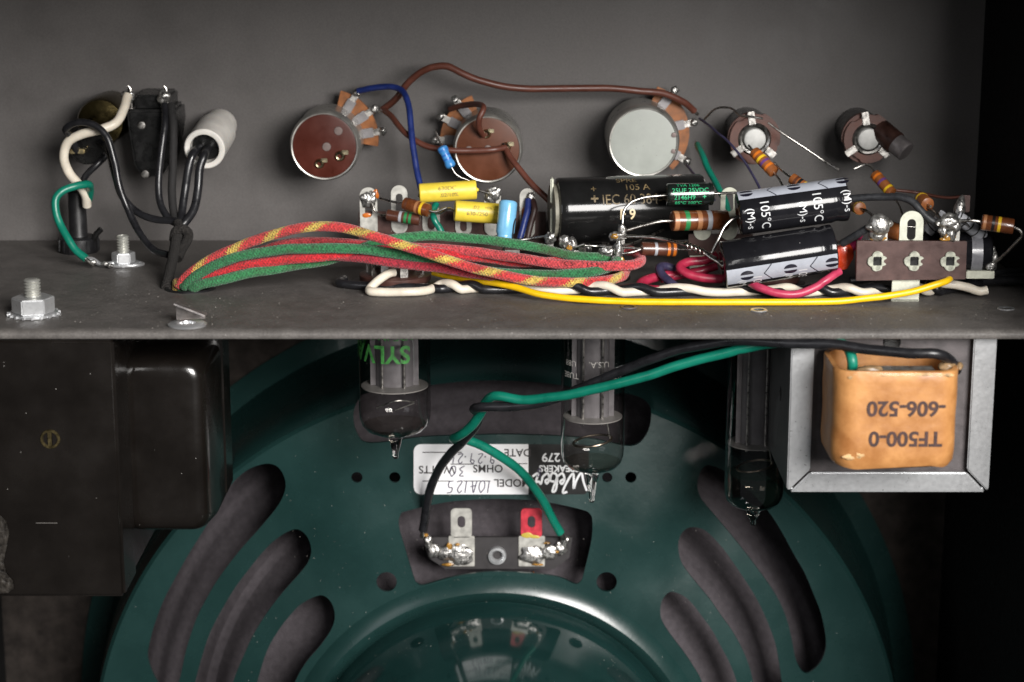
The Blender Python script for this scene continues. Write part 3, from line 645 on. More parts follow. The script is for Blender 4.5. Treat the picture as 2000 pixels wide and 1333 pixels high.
def resistor(label, p0, p1, r, bands, mat, leads=(), group='carbon resistors on the tag boards', dog=False, bw=.9, lr=.42):
    p0, p1 = at(*p0), at(*p1); L = (p1-p0).length; ax = (p1-p0).normalized()
    t = thing('resistor', label, 'resistor', (p0+p1)/2 - Z_*r, group)
    if dog: pr = [(0,0),(0,r*.6),(.5,r*.95),(1.2,r),(L*.22,r),(L*.30,r*.84),(L*.70,r*.84),(L*.78,r),(L-1.2,r),(L-.5,r*.95),(L,r*.6),(L,0)]
    else: pr = [(0,0),(0,r*.88),(.12,r*.97),(.35,r),(L-.35,r),(L-.12,r*.97),(L,r*.88),(L,0)]
    def R(a):
        for (a0,q0),(a1,q1) in zip(pr, pr[1:]):
            if a0 <= a <= a1 and a1 > a0: return q0+(q1-q0)*(a-a0)/(a1-a0)
        return r
    MB().lathe(p0, ax, pr, 24).build('body', mat, t)
    for f, k in bands:
        a = f*L; MB().lathe(p0, ax, [(a-bw/2, R(a-bw/2)-.05), (a-bw/2, R(a-bw/2)+.035), (a+bw/2, R(a+bw/2)+.035), (a+bw/2, R(a+bw/2)-.05)], 24).build('colour_band', bandmat(k), t)
    for l in leads: 
        q = A(l); e = p0 if (q[0]-p0).length < (q[0]-p1).length else p1
        q[0] = e + (ax if e is p0 else -ax)*.4
        MB().sweep(floorz(q, lr), lr, 8).build('lead', lead_m, t, smooth=60)
    return t
def board_loop(px, y0, y1, wpx, hole, Y, parent, mat, th=.6):
    """upright slotted solder tag between two pixel heights"""
    c = at(px, (y0+y1)/2, Y); s = 1/pxmm(px, (y0+y1)/2, Y); w_, h_ = wpx*s, (y1-y0)*s
    m = MB(); hw, hh, hz = hole
    m.ring(stadium(c, X_, Z_, w_, h_), stadium(c + Z_*(hz*h_), X_, Z_, w_*hw, h_*hh), (0, th, 0)); return m.build('solder_tag', mat, parent, bevel=.08)

# ------------------------------------------------------------------ panel controls on the back plate
def pot(label, px, py, Y, r, facemat, angs, bulge, eyelets, group='round panel potentiometers'):
    c = at(px, py, Y); t = thing('potentiometer', label, 'potentiometer', (c.x, WALLY, c.z), group)
    canm = M('can_metal', (.42,.41,.38), rough=.32, metal=.7, var=.25, vs=150)
    pr = [(0, r*.955), (-.45, r*.965), (-.55, r*1.0), (.1, r*1.04), (2.2, r*1.045), (3.0, r*1.07), (4.2, r*1.07), (4.4, r*1.03), (WALLY-Y-8, r*1.05), (WALLY-Y-8, 0)]
    MB().lathe((c.x, Y, c.z), Y_, pr, 56).build('can', canm, t)
    MB().lathe((c.x, Y, c.z), Y_, [(-.1, 0), (-.1, r*.9), (.05, r*.96), (1.5, r*.96)], 56).build('rear_face', facemat, t)
    MB().lathe((c.x, WALLY-8.1, c.z), Y_, [(0, 0), (0, 5), (8, 5), (8, 0)], 24).build('bushing', tin_m, t)
    # terminal wafer with three lugs
    a0, a1 = min(angs)-18, max(angs)+18; yw = WALLY-9.5; arc = [rad(a0+(a1-a0)*k/14) for k in range(15)]
    poly = [Vector((c.x+math.cos(a)*(r+5.6), yw, c.z+math.sin(a)*(r+5.6))) for a in arc] + [Vector((c.x+math.cos(a)*(r*.8), yw, c.z+math.sin(a)*(r*.8))) for a in arc[::-1]]
    MB().prism(poly, (0, 1.2, 0)).build('terminal_wafer', wafer_m, t, bevel=.15)
    for a in angs:
        d = Vector((math.cos(rad(a)), 0, math.sin(rad(a)))); n = Vector((-d.z, 0, d.x)); o = Vector((c.x, yw, c.z))
        lg = MB().obox(o + d*(r+1.6) - Y_*.9, d, Y_, n, 2.6, .5, 1.6).build('lug', M('lug_tin', (.22,.21,.215), rough=.45, metal=.5, var=.15), t, bevel=.2)
        MB().obox(o + d*(r+6.2) - Y_*1.2, d, Y_, n, 2.2, .3, 1.1).build('lug_end', tin_m, lg, bevel=.15)
        MB().blob(o + d*(r+7.4) - Y_*1.6, 1.3, 1.2, 1.4, .35, seed=a).build('solder', solder_m, lg, smooth=60)
    for ex, ey, er, kind in eyelets:
        e = at(ex, ey, Y); e = Vector((e.x, Y-.1, e.z))
        if kind == 'dot': MB().lathe(e, -Y_, [(0, er), (.3, er*.9), (.4, 0)], 20).build('rivet', M('dull_rivet', (.17,.13,.12), rough=.5, metal=.4), t)
        else:
            ey_ = MB().lathe(e, -Y_, [(0, er*1.15), (.8, er), (1.1, er*.75), (.9, er*.5), (.2, er*.4)], 20).build('eyelet', M('pale_brass', (.55,.48,.32), rough=.3, metal=1, var=.25), t)
            MB().obox(e + Vector((er*1.1, -.6, er*.8)), X_, Y_, Z_, er*.7, .25, er*.45).build('tag', MATS['pale_brass'], ey_, bevel=.1)
    return t
grey_m = M('pale_grey_cap', (.33,.35,.32), rough=.5, var=.06, vs=150, specks=.10, speckc=(.12,.11,.09))
pot('round brown-faced potentiometer with three bare rivets, leftmost of the controls', 634, 286, 108, 11.0, M('oxblood_face', (.068,.014,.008), spec=.3, rough=.34, var=.15, vs=120), (58, 33, 8), 0, ((661,256,1.5,'dot'),(638,287,1.5,'dot'),(624,320,1.5,'eye'),(664,305,1.6,'eye')))
pot('round brown-faced potentiometer with brown wires soldered across its face', 953, 292, 108, 10.9, M('rust_face', (.100,.030,.012), spec=.3, rough=.4, var=.15, vs=120), (128, 152, 178), 0, ((916,293,1.3,'dot'),(953,291,1.3,'dot'),(950,262,1.4,'eye'),(988,288,1.5,'eye')))
pot('round potentiometer with plain pale grey metal cap', 1257, 278, 106, 11.3, grey_m, (52, 12, -30), 0, ((1316,264,.9,'dot'),(1315,296,.8,'dot')))
def jack(label, px, py, Y, r, sleeve_bright):
    c = at(px, py, Y); t = thing('jack_socket', label, 'jack socket', (c.x, WALLY, c.z), 'jack sockets on the back plate')
    o = Vector((c.x, Y, c.z))
    def notched(k, rr, y0, y1):
        pts = []
        for i in range(48):
            a = 2*math.pi*i/48; q = rr*(1 - .10*(math.cos(a*3+k) > .72)); pts.append(o + Vector((math.cos(a)*q, y0, math.sin(a)*q)))
        inn_ = [o + Vector((math.cos(2*math.pi*i/48)*rr*.52, y0, math.sin(2*math.pi*i/48)*rr*.52)) for i in range(48)]
        return MB().ring(pts, inn_, (0, y1-y0, 0))
    notched(.3, r*.94, 0, 1.4).build('wafer', rust_m, t, bevel=.12); notched(1.6, r, 1.9, 3.6).build('wafer', rust_m, t, bevel=.12); notched(2.4, r*.97, 4.2, 6).build('wafer', rust_m, t, bevel=.12)
    MB().lathe(o, Y_, [(6.1, 0), (6.1, r*.86), (WALLY-Y, r*.86)], 32).build('body', bake_m, t)
    MB().lathe(o, -Y_, [(-2, r*.62), (.4, r*.62), (.9, r*.56), (.6, r*.48), (-3, r*.46)], 32).build('ring', tin_m, t)
    MB().lathe(o, -Y_, [(-4, r*.42), (.6, r*.42), (1.0, r*.39), (1.15, r*.33), (1.0, 0)], 32).build('sleeve', M('sleeve_silver', (.50,.50,.48), rough=.5, metal=.2), t)
    for a, ln in ((100, 4.5), (215, 4.0), (320, 3.5)):
        d = Vector((math.cos(rad(a)), 0, math.sin(rad(a)))); n = Vector((-d.z, 0, d.x))
        MB().obox(o + d*(r*.80) - Y_*.5, d, Y_, n, ln*.5, .35, 1.1).build('contact_spring', tin_m, t, bevel=.15)
    return t
j1 = jack('brown-wafer jack socket left of its twin, behind the black capacitors', 1474, 272, 112, 8.8, 1)
j2 = jack('brown-wafer jack socket nearest the dark right side wall', 1696, 272, 112, 8.6, 0)
o_ = at(1718, 254, 114); a_ = at(1776, 302, 106)-o_
MB().lathe(o_, a_, [(0,0),(0,3.9),(7.4,3.9),(7.6,3.6),(7.6,0)], 28).build('switch_body', M('smoked_brown', (.035,.016,.012), rough=.35, var=.3), j2)
MB().lathe(o_+a_.normalized()*7.7, a_, [(0,0),(0,3.5),(4.4,3.5),(4.8,3.1),(4.8,0)], 28).build('switch_barrel', M('grey_barrel', (.22,.20,.20), rough=.4, metal=.5, var=.2), j2)

# ------------------------------------------------------------------ mains corner on the left
t = thing('panel_socket', 'black moulded socket body with two soldered lugs on the back plate', 'socket', at(293, 350, 118))
def ps(px, py, Y=112): return at(px, py, Y)
pr_ = [(247,215),(338,215),(341,245),(332,318),(318,340),(298,349),(278,345),(262,325),(250,250)]
MB().prism([ps(*p) for p in pr_], (0, 24.8, 0)).build('body', bake_m, t, bevel=1.0)
MB().box(ps(262, 186, 116), ps(330, 216, 116)+Y_*20).build('upper_block', bake_m, t, bevel=.8)
for x, y in ((277, 245), (284, 340)): MB().lathe(ps(x, y, 111.9), -Y_, [(0, 1.5), (.5, 1.2), (.7, 0)], 20).build('rivet', tin_m, t)
for x in (250, 320):
    lg = MB().box(ps(x-7, 178, 115), ps(x+9, 214, 115)+Y_*.8).build('lug', tin_m, t, bevel=.2)
    MB().blob(ps(x, 190, 113), 2.1, 1.4, 2.4, .5, seed=x).build('solder', solder_m, lg, smooth=60)
    MB().sweep([ps(x+3, 190, 113), ps(x+5, 175, 113), ps(x, 168, 113)], .4, 8).build('wire_tail', lead_m, lg)
t = thing('toggle_switch', 'round black and brass switch body left of the moulded socket', 'switch', at(185, 322, 120))
MB().lathe(at(195, 240, 114), Y_, [(0, 0), (0, 4.5), (.6, 7.4), (2, 8.0), (23, 8.0)], 36).build('brass_shell', brass_m, t)
MB().lathe(at(168, 288, 108), (at(196, 262, 128)-at(168, 288, 108)), [(0, 0), (0, 5.6), (.5, 6.0), (14, 6.2), (14, 0)], 36).build('black_body', bake_m, t)
MB().obox(at(152, 295, 106.5), X_, Y_, Z_, 2.6, 1.6, .8).build('terminal', M('bright_brass', (.62,.52,.30), rough=.3, metal=1), t, bevel=.3)
t = thing('lamp_holder', 'white plastic tube holder with black wires entering its open end', 'lamp holder', at(415, 330, 118))
ax = at(432, 242, 134)-at(400, 290, 104)
MB().lathe(at(399, 292, 104), ax, [(12, 4.6), (.3, 4.9), (0, 5.4), (0, 6.4), (.4, 6.75), (8, 6.8), (21, 6.7), (21.5, 6.2), (30, 5.6)], 44).build('shell', M('aged_white_plastic', (.74,.71,.66), rough=.35, var=.1, vs=150, sss=.1), t)
MB().lathe(at(399, 292, 104) + ax.normalized()*4, ax, [(0, 0), (0, 4.7)], 32).build('inner_plug', bake_m, t)
t = thing('cord_grommet', 'black ribbed cord strain relief standing on the chassis', 'strain relief', onz(155, 498))
b = onz(155, 492)
MB().lathe(b, Z_, [(0, 0), (0, 6.4), (.6, 6.7), (4.8, 6.5), (5.4, 5.8), (5.4, 3.2), (6, 3.1), (20.5, 2.9), (21, 2.4), (21, 0)], 32).build('body', rubber_m, t)
for k in range(14):
    a = 2*math.pi*k/14; d = Vector((math.cos(a), math.sin(a), 0)); MB().obox(b + d*6.6 + Z_*2.6, d, Vector((-d.y, d.x, 0)), Z_, .35, .6, 2.0).build('rib', rubber_m, t, bevel=.15)
MB().sweep([b+Vector((5.2,-2,3)), b+Vector((6.2,-3,6)), b+Vector((8.4,-3,8.4))], 1.0, 10).build('cable_tie_tail', bake_m, t)
wire('thick white mains wire looping from the socket lug to the grommet', [(250,186,112),(243,212,108),(228,240,104),(200,252,102),(160,262,101),(132,280,101),(124,310,101),(134,338,102),(155,362,104),(168,382,106),(170,402,108)], 1.55, whitew_m, ends=(2, 0))
wire('green earth wire bent from the grommet down to the ground lug', [(172,392,108),(176,370,104),(172,361,99),(150,364,96),(122,374,94),(109,388,93),(109,412,92),(118,438,91),(132,465,89),(146,487,88),(168,506,87)], 1.3, greenw_m, ends=(0, 3.5))
def bolt(label, px, py, rn, hn, rs_, hs, group):
    b = onz(px, py); t = thing('bolt', label, 'bolt', b, group)
    m = MB(); r0 = rn*1.12                                # toothed washer
    m.lathe(b, Z_, [(0, rn*.8), (.9, rn*.8), (.9, r0), (.2, r0), (0, rn*.8)], 36); w_ = m.build('washer', silver_m, t)
    for k in range(18):
        a = 2*math.pi*k/18; d = Vector((math.cos(a), math.sin(a), 0)); MB().obox(b + d*(r0+.15) + Z_*.55, d, Vector((-d.y, d.x, .25)).normalized(), Z_, .5, .34, .38).build('tooth', silver_m, w_)
    hexp = [b + Vector((math.cos(rad(60*k+12))*rn, math.sin(rad(60*k+12))*rn, .95)) for k in range(6)]
    MB().prism(hexp, (0, 0, hn)).build('nut', silver_m, t, bevel=.35)
    pr = [(0, 0), (0, rs_)]; z = hn*.8; 
    while z < hs: pr += [(z, rs_*.78), (z+.35, rs_), (z+.5, rs_), (z+.85, rs_*.78)]; z += .9
    pr += [(hs, rs_*.8), (hs+.3, rs_*.6), (hs+.3, 0)]
    MB().lathe(b, Z_, pr, 28).build('threaded_shank', M('thread_steel', (.56,.56,.52), rough=.35, metal=.6), t)
    return t, b
bolt('large zinc bolt and nut standing on the chassis nearest the left corner', 66, 616, 6.3, 4.6, 2.45, 10.6, 'nuts and bolts on the chassis')
t, b = bolt('smaller zinc bolt with the green wire soldered to its ground lug', 242, 518, 4.0, 3.4, 2.05, 9.2, 'nuts and bolts on the chassis')
MB().sweep([b+Vector((-3,-1.5,.9)), b+Vector((-7,-2.4,.6)), b+Vector((-9.5,-2.2,2.2)), at(168,506,87)], .8, 10).build('ground_lug', silver_m, t)
MB().sweep([b+Vector((6.5*math.cos(a), -1+3.5*math.sin(a), .5)) for a in [rad(-170+16*k) for k in range(18)]], .55, 8).build('lug_ring', silver_m, t)
sblob('solder', [(182,512,87,1.1,.9,.8),(205,516,86.5,1.3,1,.8),(215,519,86,1.2,1,.7)], solder_m, t)
# spring clip near the front lip
b = onz(366, 636); t = thing('spring_clip', 'small bright spring nut with a raised tab near the front lip', 'clip', b)
MB().lathe(b, Z_, [(0, 2.2), (0, 5.4), (.5, 5.6), (.9, 4.9), (.8, 2.4), (0, 2.2)], 30).build('ring', silver_m, t)
m = MB(); q = [b+Vector(p) for p in ((-2.6,-1.5,.9),(4.0,-2,2.0),(5.6,-.5,3.0),(-3.6,1.5,6.2),(-4.0,2.6,5.9))]
MB().prism([b+Vector(p) for p in ((-3.4,2,1.0),(4.8,2.2,1.4),(5.2,.4,3.0),(3.6,-.4,3.2),(-3.2,1.0,5.9))], (0, .6, .2)).build('tab', M('clip_steel', (.5,.46,.44), rough=.4, metal=.9, var=.25), t, bevel=.12)
MB().prism([b+Vector(p) for p in ((-3.6,-.6,6.1),(5.4,-2.4,3.0),(5.7,.6,3.1),(-3.2,1.4,6.2))], (0, .1, .45)).build('upper_tab', MATS['clip_steel'], t, bevel=.1)
for k, (px, py) in enumerate(((1482, 607), (1965, 604), (1228, 601))):
    bb = onz(px, py); MB_ = MB().lathe(bb, Z_, [(0, 1.6), (0.05, 2.6), (.35, 2.4), (.3, 1.6)], 22).build('rivet', silver_m if k < 2 else lam_m, None)
    tag(MB_, ('flat rivet ring in the chassis just behind the front lip, below the striped capacitor', 'flat rivet ring in the chassis at the far right edge, below the brown tag strip', 'tiny dark rivet in the chassis below the yellow wire')[k], 'rivet', 'rivets along the chassis front')
# black wires around the mains corner
blk = 'black mains wires behind the chassis corner'
wire('black wire looping over the brass switch and down to the cable hole', [(150,296,106),(140,270,102),(128,254,99),(150,240,97),(185,246,96),(210,268,95),(222,310,94),(232,360,93),(250,410,92),(275,460,88),(300,488,84),(330,498,78)], 1.15, blackw_m, group=blk)
wire('black wire curving from the switch to the tied bundle', [(196,276,105),(214,300,100),(224,340,99),(236,380,99),(262,410,98),(300,428,95),(345,432,92)], 1.2, blackw_m, group=blk)
wire('black wire rising from the grommet towards the switch', [(158,372,108),(166,346,106),(190,322,106),(206,306,108)], 1.1, blackw_m, group=blk)
wire('black wire hanging from the right socket lug, left of the pair', [(322,205,110),(322,240,105),(316,290,102),(310,350,100),(314,400,97),(330,428,94),(346,438,92)], 1.2, blackw_m, group=blk)
wire('black wire hanging from the right socket lug, right of the pair', [(334,205,110),(338,250,104),(338,310,102),(336,370,100),(340,420,95),(352,446,90)], 1.35, M('black_cloth', (.013,.012,.012), rough=.8, var=.3, vs=900, bump=.2, bs=2500), group=blk)
wire('black wire leaving the white holder, left of the pair', [(392,288,108),(378,300,101),(368,330,99),(362,370,98),(356,410,95),(352,440,91)], 1.35, blackw_m, group=blk)
wire('black wire leaving the white holder, right of the pair', [(408,290,108),(400,302,101),(390,330,99),(386,370,97),(378,410,94),(362,434,91),(352,444,90)], 1.4, blackw_m, group=blk)
wire('black braided sleeve dropping into the cable hole', [(348,436,91),(350,452,87),(344,470,82),(338,500,74),(332,530,66),(324,566,57),(320,590,56)], 1.7, cloth('black_braid', (.020,.018,.017), soil=.0), name='braided_sleeve', cat='sleeve', keep=False)
wire('short black knot of braid folded above the cable hole', [(340,470,84),(344,452,84),(356,446,84),(368,455,84),(366,468,83),(356,484,80),(346,505,75)], 1.6, MATS['black_braid'], name='braided_sleeve', cat='sleeve')

# ------------------------------------------------------------------ wiring of the controls
wire('long brown wire arching from the left control across to the grey-capped control', [(748,214,125),(770,196,122),(800,160,118),(835,135,115),(868,129,113),(900,142,112),(945,160,112),(1000,172,113),(1080,173,115),(1180,173,117),(1250,178,118),(1300,184,120),(1335,200,122),(1356,218,125)], 1.15, brownw_m, ends=(2, 2))
wire('brown wire from the left control across the brown face to its rivet', [(748,214,125),(765,228,118),(790,258,110),(825,282,106),(870,293,104),(920,295,104),(965,292,104),(988,288,106)], 1.0, brownw_m, ends=(2, 0))
wire('short brown wire hooked from the face rivet to the upper lug', [(945,265,106),(936,250,103),(936,232,101),(944,212,102),(934,204,108),(905,206,118),(880,214,124)], 1.0, brownw_m)
wire('brown wire falling from the face rivet to the large black capacitor', [(988,290,106),(1000,312,103),(1020,338,100),(1045,366,97),(1074,394,94)], 1.05, brownw_m, ends=(2, 1))
wire('blue wire from the left control down to the yellow capacitor', [(700,178,125),(730,172,122),(765,170,119),(786,178,116),(796,200,112),(802,240,108),(808,290,104),(815,335,101),(822,370,98)], 1.05, bluew_m, ends=(2, 0))
resistor('small sky blue resistor hanging below the lug of the second control', (862,286,98), (882,328,97), 1.75, ((.2,'b'),(.42,'b'),(.6,'b')), rblue_m, [((862,286,98),(856,270,106),(850,255,122)), ((882,328,97),(892,342,97),(918,354,97))], 'small resistors near the controls', dog=True, bw=.6, lr=.32)
lead([(1375,234,125),(1400,212,118),(1428,212,113),(1446,226,108),(1465,228,103),(1490,232,102)], j1, .38, name='bare_wire')
lead([(1500,240,102),(1530,262,103),(1570,288,103),(1610,315,102),(1638,332,100)], j1, .36, name='bare_wire')
wire('dark thin wire from the grey-capped control down behind the capacitors', [(1366,232,124),(1395,255,112),(1430,285,104),(1460,325,99),(1482,365,93),(1500,420,84)], .42, navyw_m)
wire('green wire from the grey-capped control down to the ivory tags', [(1362,283,124),(1372,304,116),(1388,340,108),(1405,372,100),(1418,398,95),(1424,430,92)], 1.05, greenw_m, ends=(2, 0))
wire('thin dark wire from the lowest lug of the grey-capped control', [(1340,322,124),(1355,340,115),(1375,360,104),(1396,392,92)], .42, navyw_m)
resistor('orange resistor lying across the left jack socket', (1472,296,98), (1512,338,92), 1.9, ((.2,'o'),(.38,'y'),(.55,'v'),(.75,'o')), rtan_m, [((1472,296,98),(1462,284,100)), ((1512,338,92),(1520,348,90),(1530,366,86))], 'small resistors near the jacks', lr=.35)
resistor('orange resistor hanging from the right jack socket, with violet and yellow bands', (1708,340,96), (1742,378,90), 1.8, ((.18,'o'),(.45,'v'),(.8,'y')), rtan_m, [((1708,340,96),(1700,326,100),(1690,322,102),(1668,330,102)), ((1742,378,90),(1755,400,84),(1766,430,76))], 'small resistors near the jacks', lr=.35)

# ------------------------------------------------------------------ tag strip in the middle
TS = 98
t = thing('tag_strip', 'long brown tag strip with slotted silver tags behind the cloth wires', 'tag strip', onz(880, 514))
p0, p1 = at(700, 414, TS), at(1066, 490, TS)
MB().box((p0.x, TS, p1.z), (p1.x, TS+1.6, p0.z)).build('board', pheno_m, t, bevel=.2)
for x, y0, y1, w_ in ((720,366,466,34),(780,362,458,32),(842,398,460,34),(905,410,462,32),(962,366,462,32),(1030,368,466,30)):
    board_loop(x, y0, y1, w_, (.42, .42, -.12 if y0 > 390 else .12), TS-.8, t, tin2_m)
for x in (740, 1000):
    q = at(x, 488, TS); MB().box((q.x-2.5, TS+.1, 0.02), (q.x+2.5, TS+.7, q.z)).build('foot', tin2_m, t)
sblob('solder_joint', [(720,392,TS-1.5,2.2,1.4,2.6),(727,385,TS-1.6,1.2,1.2,2.0),(712,386,TS-1.6,1.6,1.2,1.2)], solder_m, t, .4)
sblob('solder_joint', [(964,378,TS-1.5,2.6,1.4,2.3),(957,386,TS-1.4,1.6,1.2,2.0)], solder_m, t, .4)
sblob('flux_stain', [(716,421,TS-.9,1.3,.2,.8),(734,380,TS-.8,.9,.4,1.6),(1024,418,TS-1,.8,.3,2.0)], M('flux_orange', (.50,.13,.015), rough=.3, coat=.4), t)
sblob('solder_joint', [(1036,385,TS-1.5,1.3,1.2,1.6)], solder_m, t, .4)
wire('blue wire dropping from the right end of the tag strip', [(1032,390,96),(1030,412,94),(1022,440,92),(1014,468,90)], 1.1, bluew_m)
wire('short dark brown wire at the right end of the tag strip', [(1040,392,96),(1044,410,93),(1036,440,92),(1030,468,91)], 1.0, M('dark_brown_vinyl', (.035,.016,.014), rough=.5))
def film_cap(label, p0, p1, r, spec):
    p0, p1 = at(*p0), at(*p1); t = thing('film_capacitor', label, 'capacitor', (p0+p1)/2 - Z_*r, 'yellow film capacitors'); L = (p1-p0).length; ax = (p1-p0).normalized()
    MB().lathe(p0, ax, [(0, 0), (.15, r*.55), (0, r*.93), (.2, r*.99), (.5, r), (L-.5, r), (L-.2, r*.99), (L, r*.93), (L-.15, r*.55), (L, 0)], 36, ell=.86, xref=Z_).build('body', yellowc_m, t)
    cm_ = cylmap(p0, p1, r*.94); lettering([(s, a, b_, z, dict(cut=.8)) for s, a, b_, z in spec], lambda u, v: cm_(u, v/(r), .12), M('faded_print', (.42,.33,.10), rough=.6, var=.4, vs=1200), t)
    return t, p0, p1
t, p0, p1 = film_cap('upper yellow film capacitor lying above the tag strip', (819,378,92), (930,371,94), 3.15, [('630DC', 9, 1.0, 2.0), ('.02/10%', 9.5, -1.3, 1.9)])
MB().blob(p1, .9, .7, .7, .2, 3).build('resin_end', yellowc_m, t); lead([(930,371,94),(942,374,95),(956,378,96)], t)
lead([(819,378,92),(818,384,94),(822,372,96)], t, .3)
t, p0, p1 = film_cap('lower yellow film capacitor beside the pale blue one', (888,412,84), (974,418,86), 3.35, [('.02', 6.5, 1.5, 2.0), ('630-/250', 7, -.6, 1.9), ('10%', 10.5, 1.6, 1.4)])
lead([(888,412,84),(876,408,86),(862,416,88),(852,418,90)], t)
wire('short green wire rising behind the resistor tails', [(852,398,94),(846,412,92),(848,430,90),(858,446,90),(866,462,90)], 1.1, greenw_m)
resistor('brown resistor with one yellow band, upper of the two under the yellow capacitor', (790,398,90), (838,412,86), 2.15, ((.14,'br'),(.55,'t'),(.74,'y')), rb_m, [((790,398,90),(765,394,92),(742,388,95)), ((838,412,86),(850,414,86),(872,406,86))])
resistor('brown resistor with green bands, lower of the two under the yellow capacitor', (756,420,92), (820,430,90), 1.9, ((.42,'s'),(.58,'g'),(.72,'g')), rd_m, [((756,420,92),(742,420,94),(732,412,95),(727,398,95))])
# pale blue capacitor
q0, q1 = at(993, 393, 78), at(984, 480, 74); t = thing('blue_capacitor', 'pale blue electrolytic capacitor standing upright beside the yellow ones', 'capacitor', q1); L = (q1-q0).length; r = 2.95
MB().lathe(q0, q1-q0, [(0, 0), (0, r*.8), (.4, r*.96), (1, r), (L*.70, r), (L*.76, r*.86), (L*.82, r*.84), (L*.88, r*.93), (L-.5, r*.9), (L, r*.6), (L, 0)], 32).build('body', bluec_m, t)
cmb = cylmap(q0, q1, r); m = MB(); ribbon(m, [(L*.62+3.4*math.cos(a), 1.75+.38*math.sin(a)) for a in [2*math.pi*k/14 for k in range(15)]], .28, lambda a, p: cmb(a, p-3.1, .04)); m.build('printed_ring', ink_m, t, smooth=0)
lead([(984,480,74),(983,490,73),(980,498,72)], t)
lead([(1012,470,76),(1040,466,76),(1068,462,74)], t, .5)

# ------------------------------------------------------------------ big black can capacitor
q0, q1 = at(1086, 412, 84), at(1372, 404, 90); r = 10.6; t = thing('can_capacitor', 'large black can capacitor lying on its side with faint gold print', 'capacitor', (q0+q1)/2-Z_*r); L = (q1-q0).length
MB().lathe(q0, q1-q0, [(0, 0), (0, r*.9), (.3, r*.97), (.9, r), (L*.06, r), (L-1.2, r), (L-.3, r*.96), (L, r*.9), (L, 0)], 64).build('can', M('gloss_black_can', (.010,.010,.010), rough=.13, rvar=.03, var=.2, vs=90, coat=0, spec=.3, specks=.04), t)
MB().lathe(q0, -(q1-q0), [(0, 0), (0, r*.82), (1.4, r*.85), (1.6, r*.8), (1.6, 0)], 48).build('end_disc', M('old_ivory', (.20,.19,.15), rough=.5, var=.3, vs=200), t)
for py in (372, 430): 
    e = at(1078, py, 82); MB().obox(e, X_, Y_, Z_, .5, 1.8, 4.2).build('end_tag', ivory_m, t, bevel=.4)
cm_ = cylmap(q0, q1, r); gold = M('worn_gold_print', (.16,.115,.055), rough=.5, var=.5, vs=700); gold2 = M('gold_print', (.62,.50,.30), rough=.45, var=.2, vs=600)
fnc = lambda u, v: cm_(u, v/r, .05)
lettering([('+', 11.0, 3.0, 4.6, dict(bold=.12)), ('IEC 60 384-4', 24.0, 2.6, 4.9, dict(wide=.82)), ('+', 11, 6.6, 3.5, {}), ('105 A', 25, 7.0, 3.4, {}), ('SPRE', 22, 10.4, 3.2, {})], fnc, gold, t)
lettering([('F 9', 21.4, -2.2, 4.6, dict(bold=.1, wide=.9))], fnc, gold2, t)

# ------------------------------------------------------------------ tube sockets
def socket(label, px, py, r, n, hl, flangeR):
    b = onz(px, py); t = thing('tube_socket', label, 'tube socket', b, 'tube sockets in the chassis')
    MB().lathe(b, Z_, [(.05, 0), (.05, flangeR), (.9, flangeR), (1.3, flangeR-.6), (1.3, 0)], 44, xref=X_, ell=.8).build('flange', M('black_flange', (.012,.011,.011), rough=.4, var=.3), t)
    MB().lathe(b, Z_, [(1.35, 0), (1.35, r*1.25), (2.0, r*1.3), (3.6, r*1.3), (4.0, r*1.2), (4.0, 0)], 36).build('wafer', pheno_m, t)
    for k in range(n):
        a = 2*math.pi*(k+.3)/(n+1); d = Vector((math.cos(a), math.sin(a), 0)); nn_ = Vector((-d.y, d.x, 0)); h = hl*(.8+.3*random.random())
        lg = MB().obox(b + d*r + Z_*(4+h/2), d, nn_, Z_, .3, 1.25, h/2).build('solder_lug', tin_m, t, bevel=.12)
        if k % 2 == 0: MB().blob(b + d*r + Z_*(4+h*.75), 1.3, 1.3, 1.5, .4, seed=k+px).build('solder', solder_m, lg, smooth=60)
    return t
socket('tube socket with upright lugs beside the bent white wire end', 772, 557, 8.6, 8, 9.5, 14.2)
socket('tube socket buried under the cloth wires beside the can capacitor', 1160, 545, 7.6, 7, 7, 11.5)
socket('tube socket hidden beneath the two striped capacitors', 1500, 556, 7.6, 7, 4, 11.5)

# ------------------------------------------------------------------ joints and lugs in front of the can capacitor
jt = thing('joint_lugs', 'cluster of soldered lugs and bare links in front of the can capacitor', 'solder lugs', onz(1150, 560))
for px, y0, y1, Y, w_ in ((1075,462,500,68,12),(1106,470,505,66,14),(1126,490,512,65,12),(1190,488,520,64,20),(1212,455,490,66,16),(1207,490,530,62,16)):
    a, b_ = at(px-w_/2, y0, Y), at(px+w_/2, y1, Y); MB().box(a, b_+Y_*.6).build('lug', tin_m, jt, bevel=.15)
sblob('solder', [(1075,466,67,1.5,1.2,1.8),(1104,472,65,1.8,1.2,2),(1117,474,65,1.5,1.2,1.6),(1186,492,63,2.6,1.2,1.5),(1215,452,65,1.3,1.2,2.4),(1206,462,65,2.6,1.2,1.6),(1208,492,61,1.4,1.2,3.2),(1130,500,64,1.4,1,1),(1203,508,61,1.6,1.2,1.6)], solder_m, jt, .5)
sblob('flux', [(1200,462,64,1.2,.6,.8),(1214,508,60.6,.9,.6,1.0),(1112,484,64,.9,.6,.8)], flux_m, jt)
for pts in ([(1112,484,65),(1126,482,64.5),(1142,477,64)], [(1142,480,65),(1165,481,66),(1190,482,65)], [(1128,500,64),(1150,501,64),(1168,500,64)], [(1212,480,64),(1230,478,66),(1252,470,70),(1300,446,80)]): lead(pts, jt, .45, name='link')

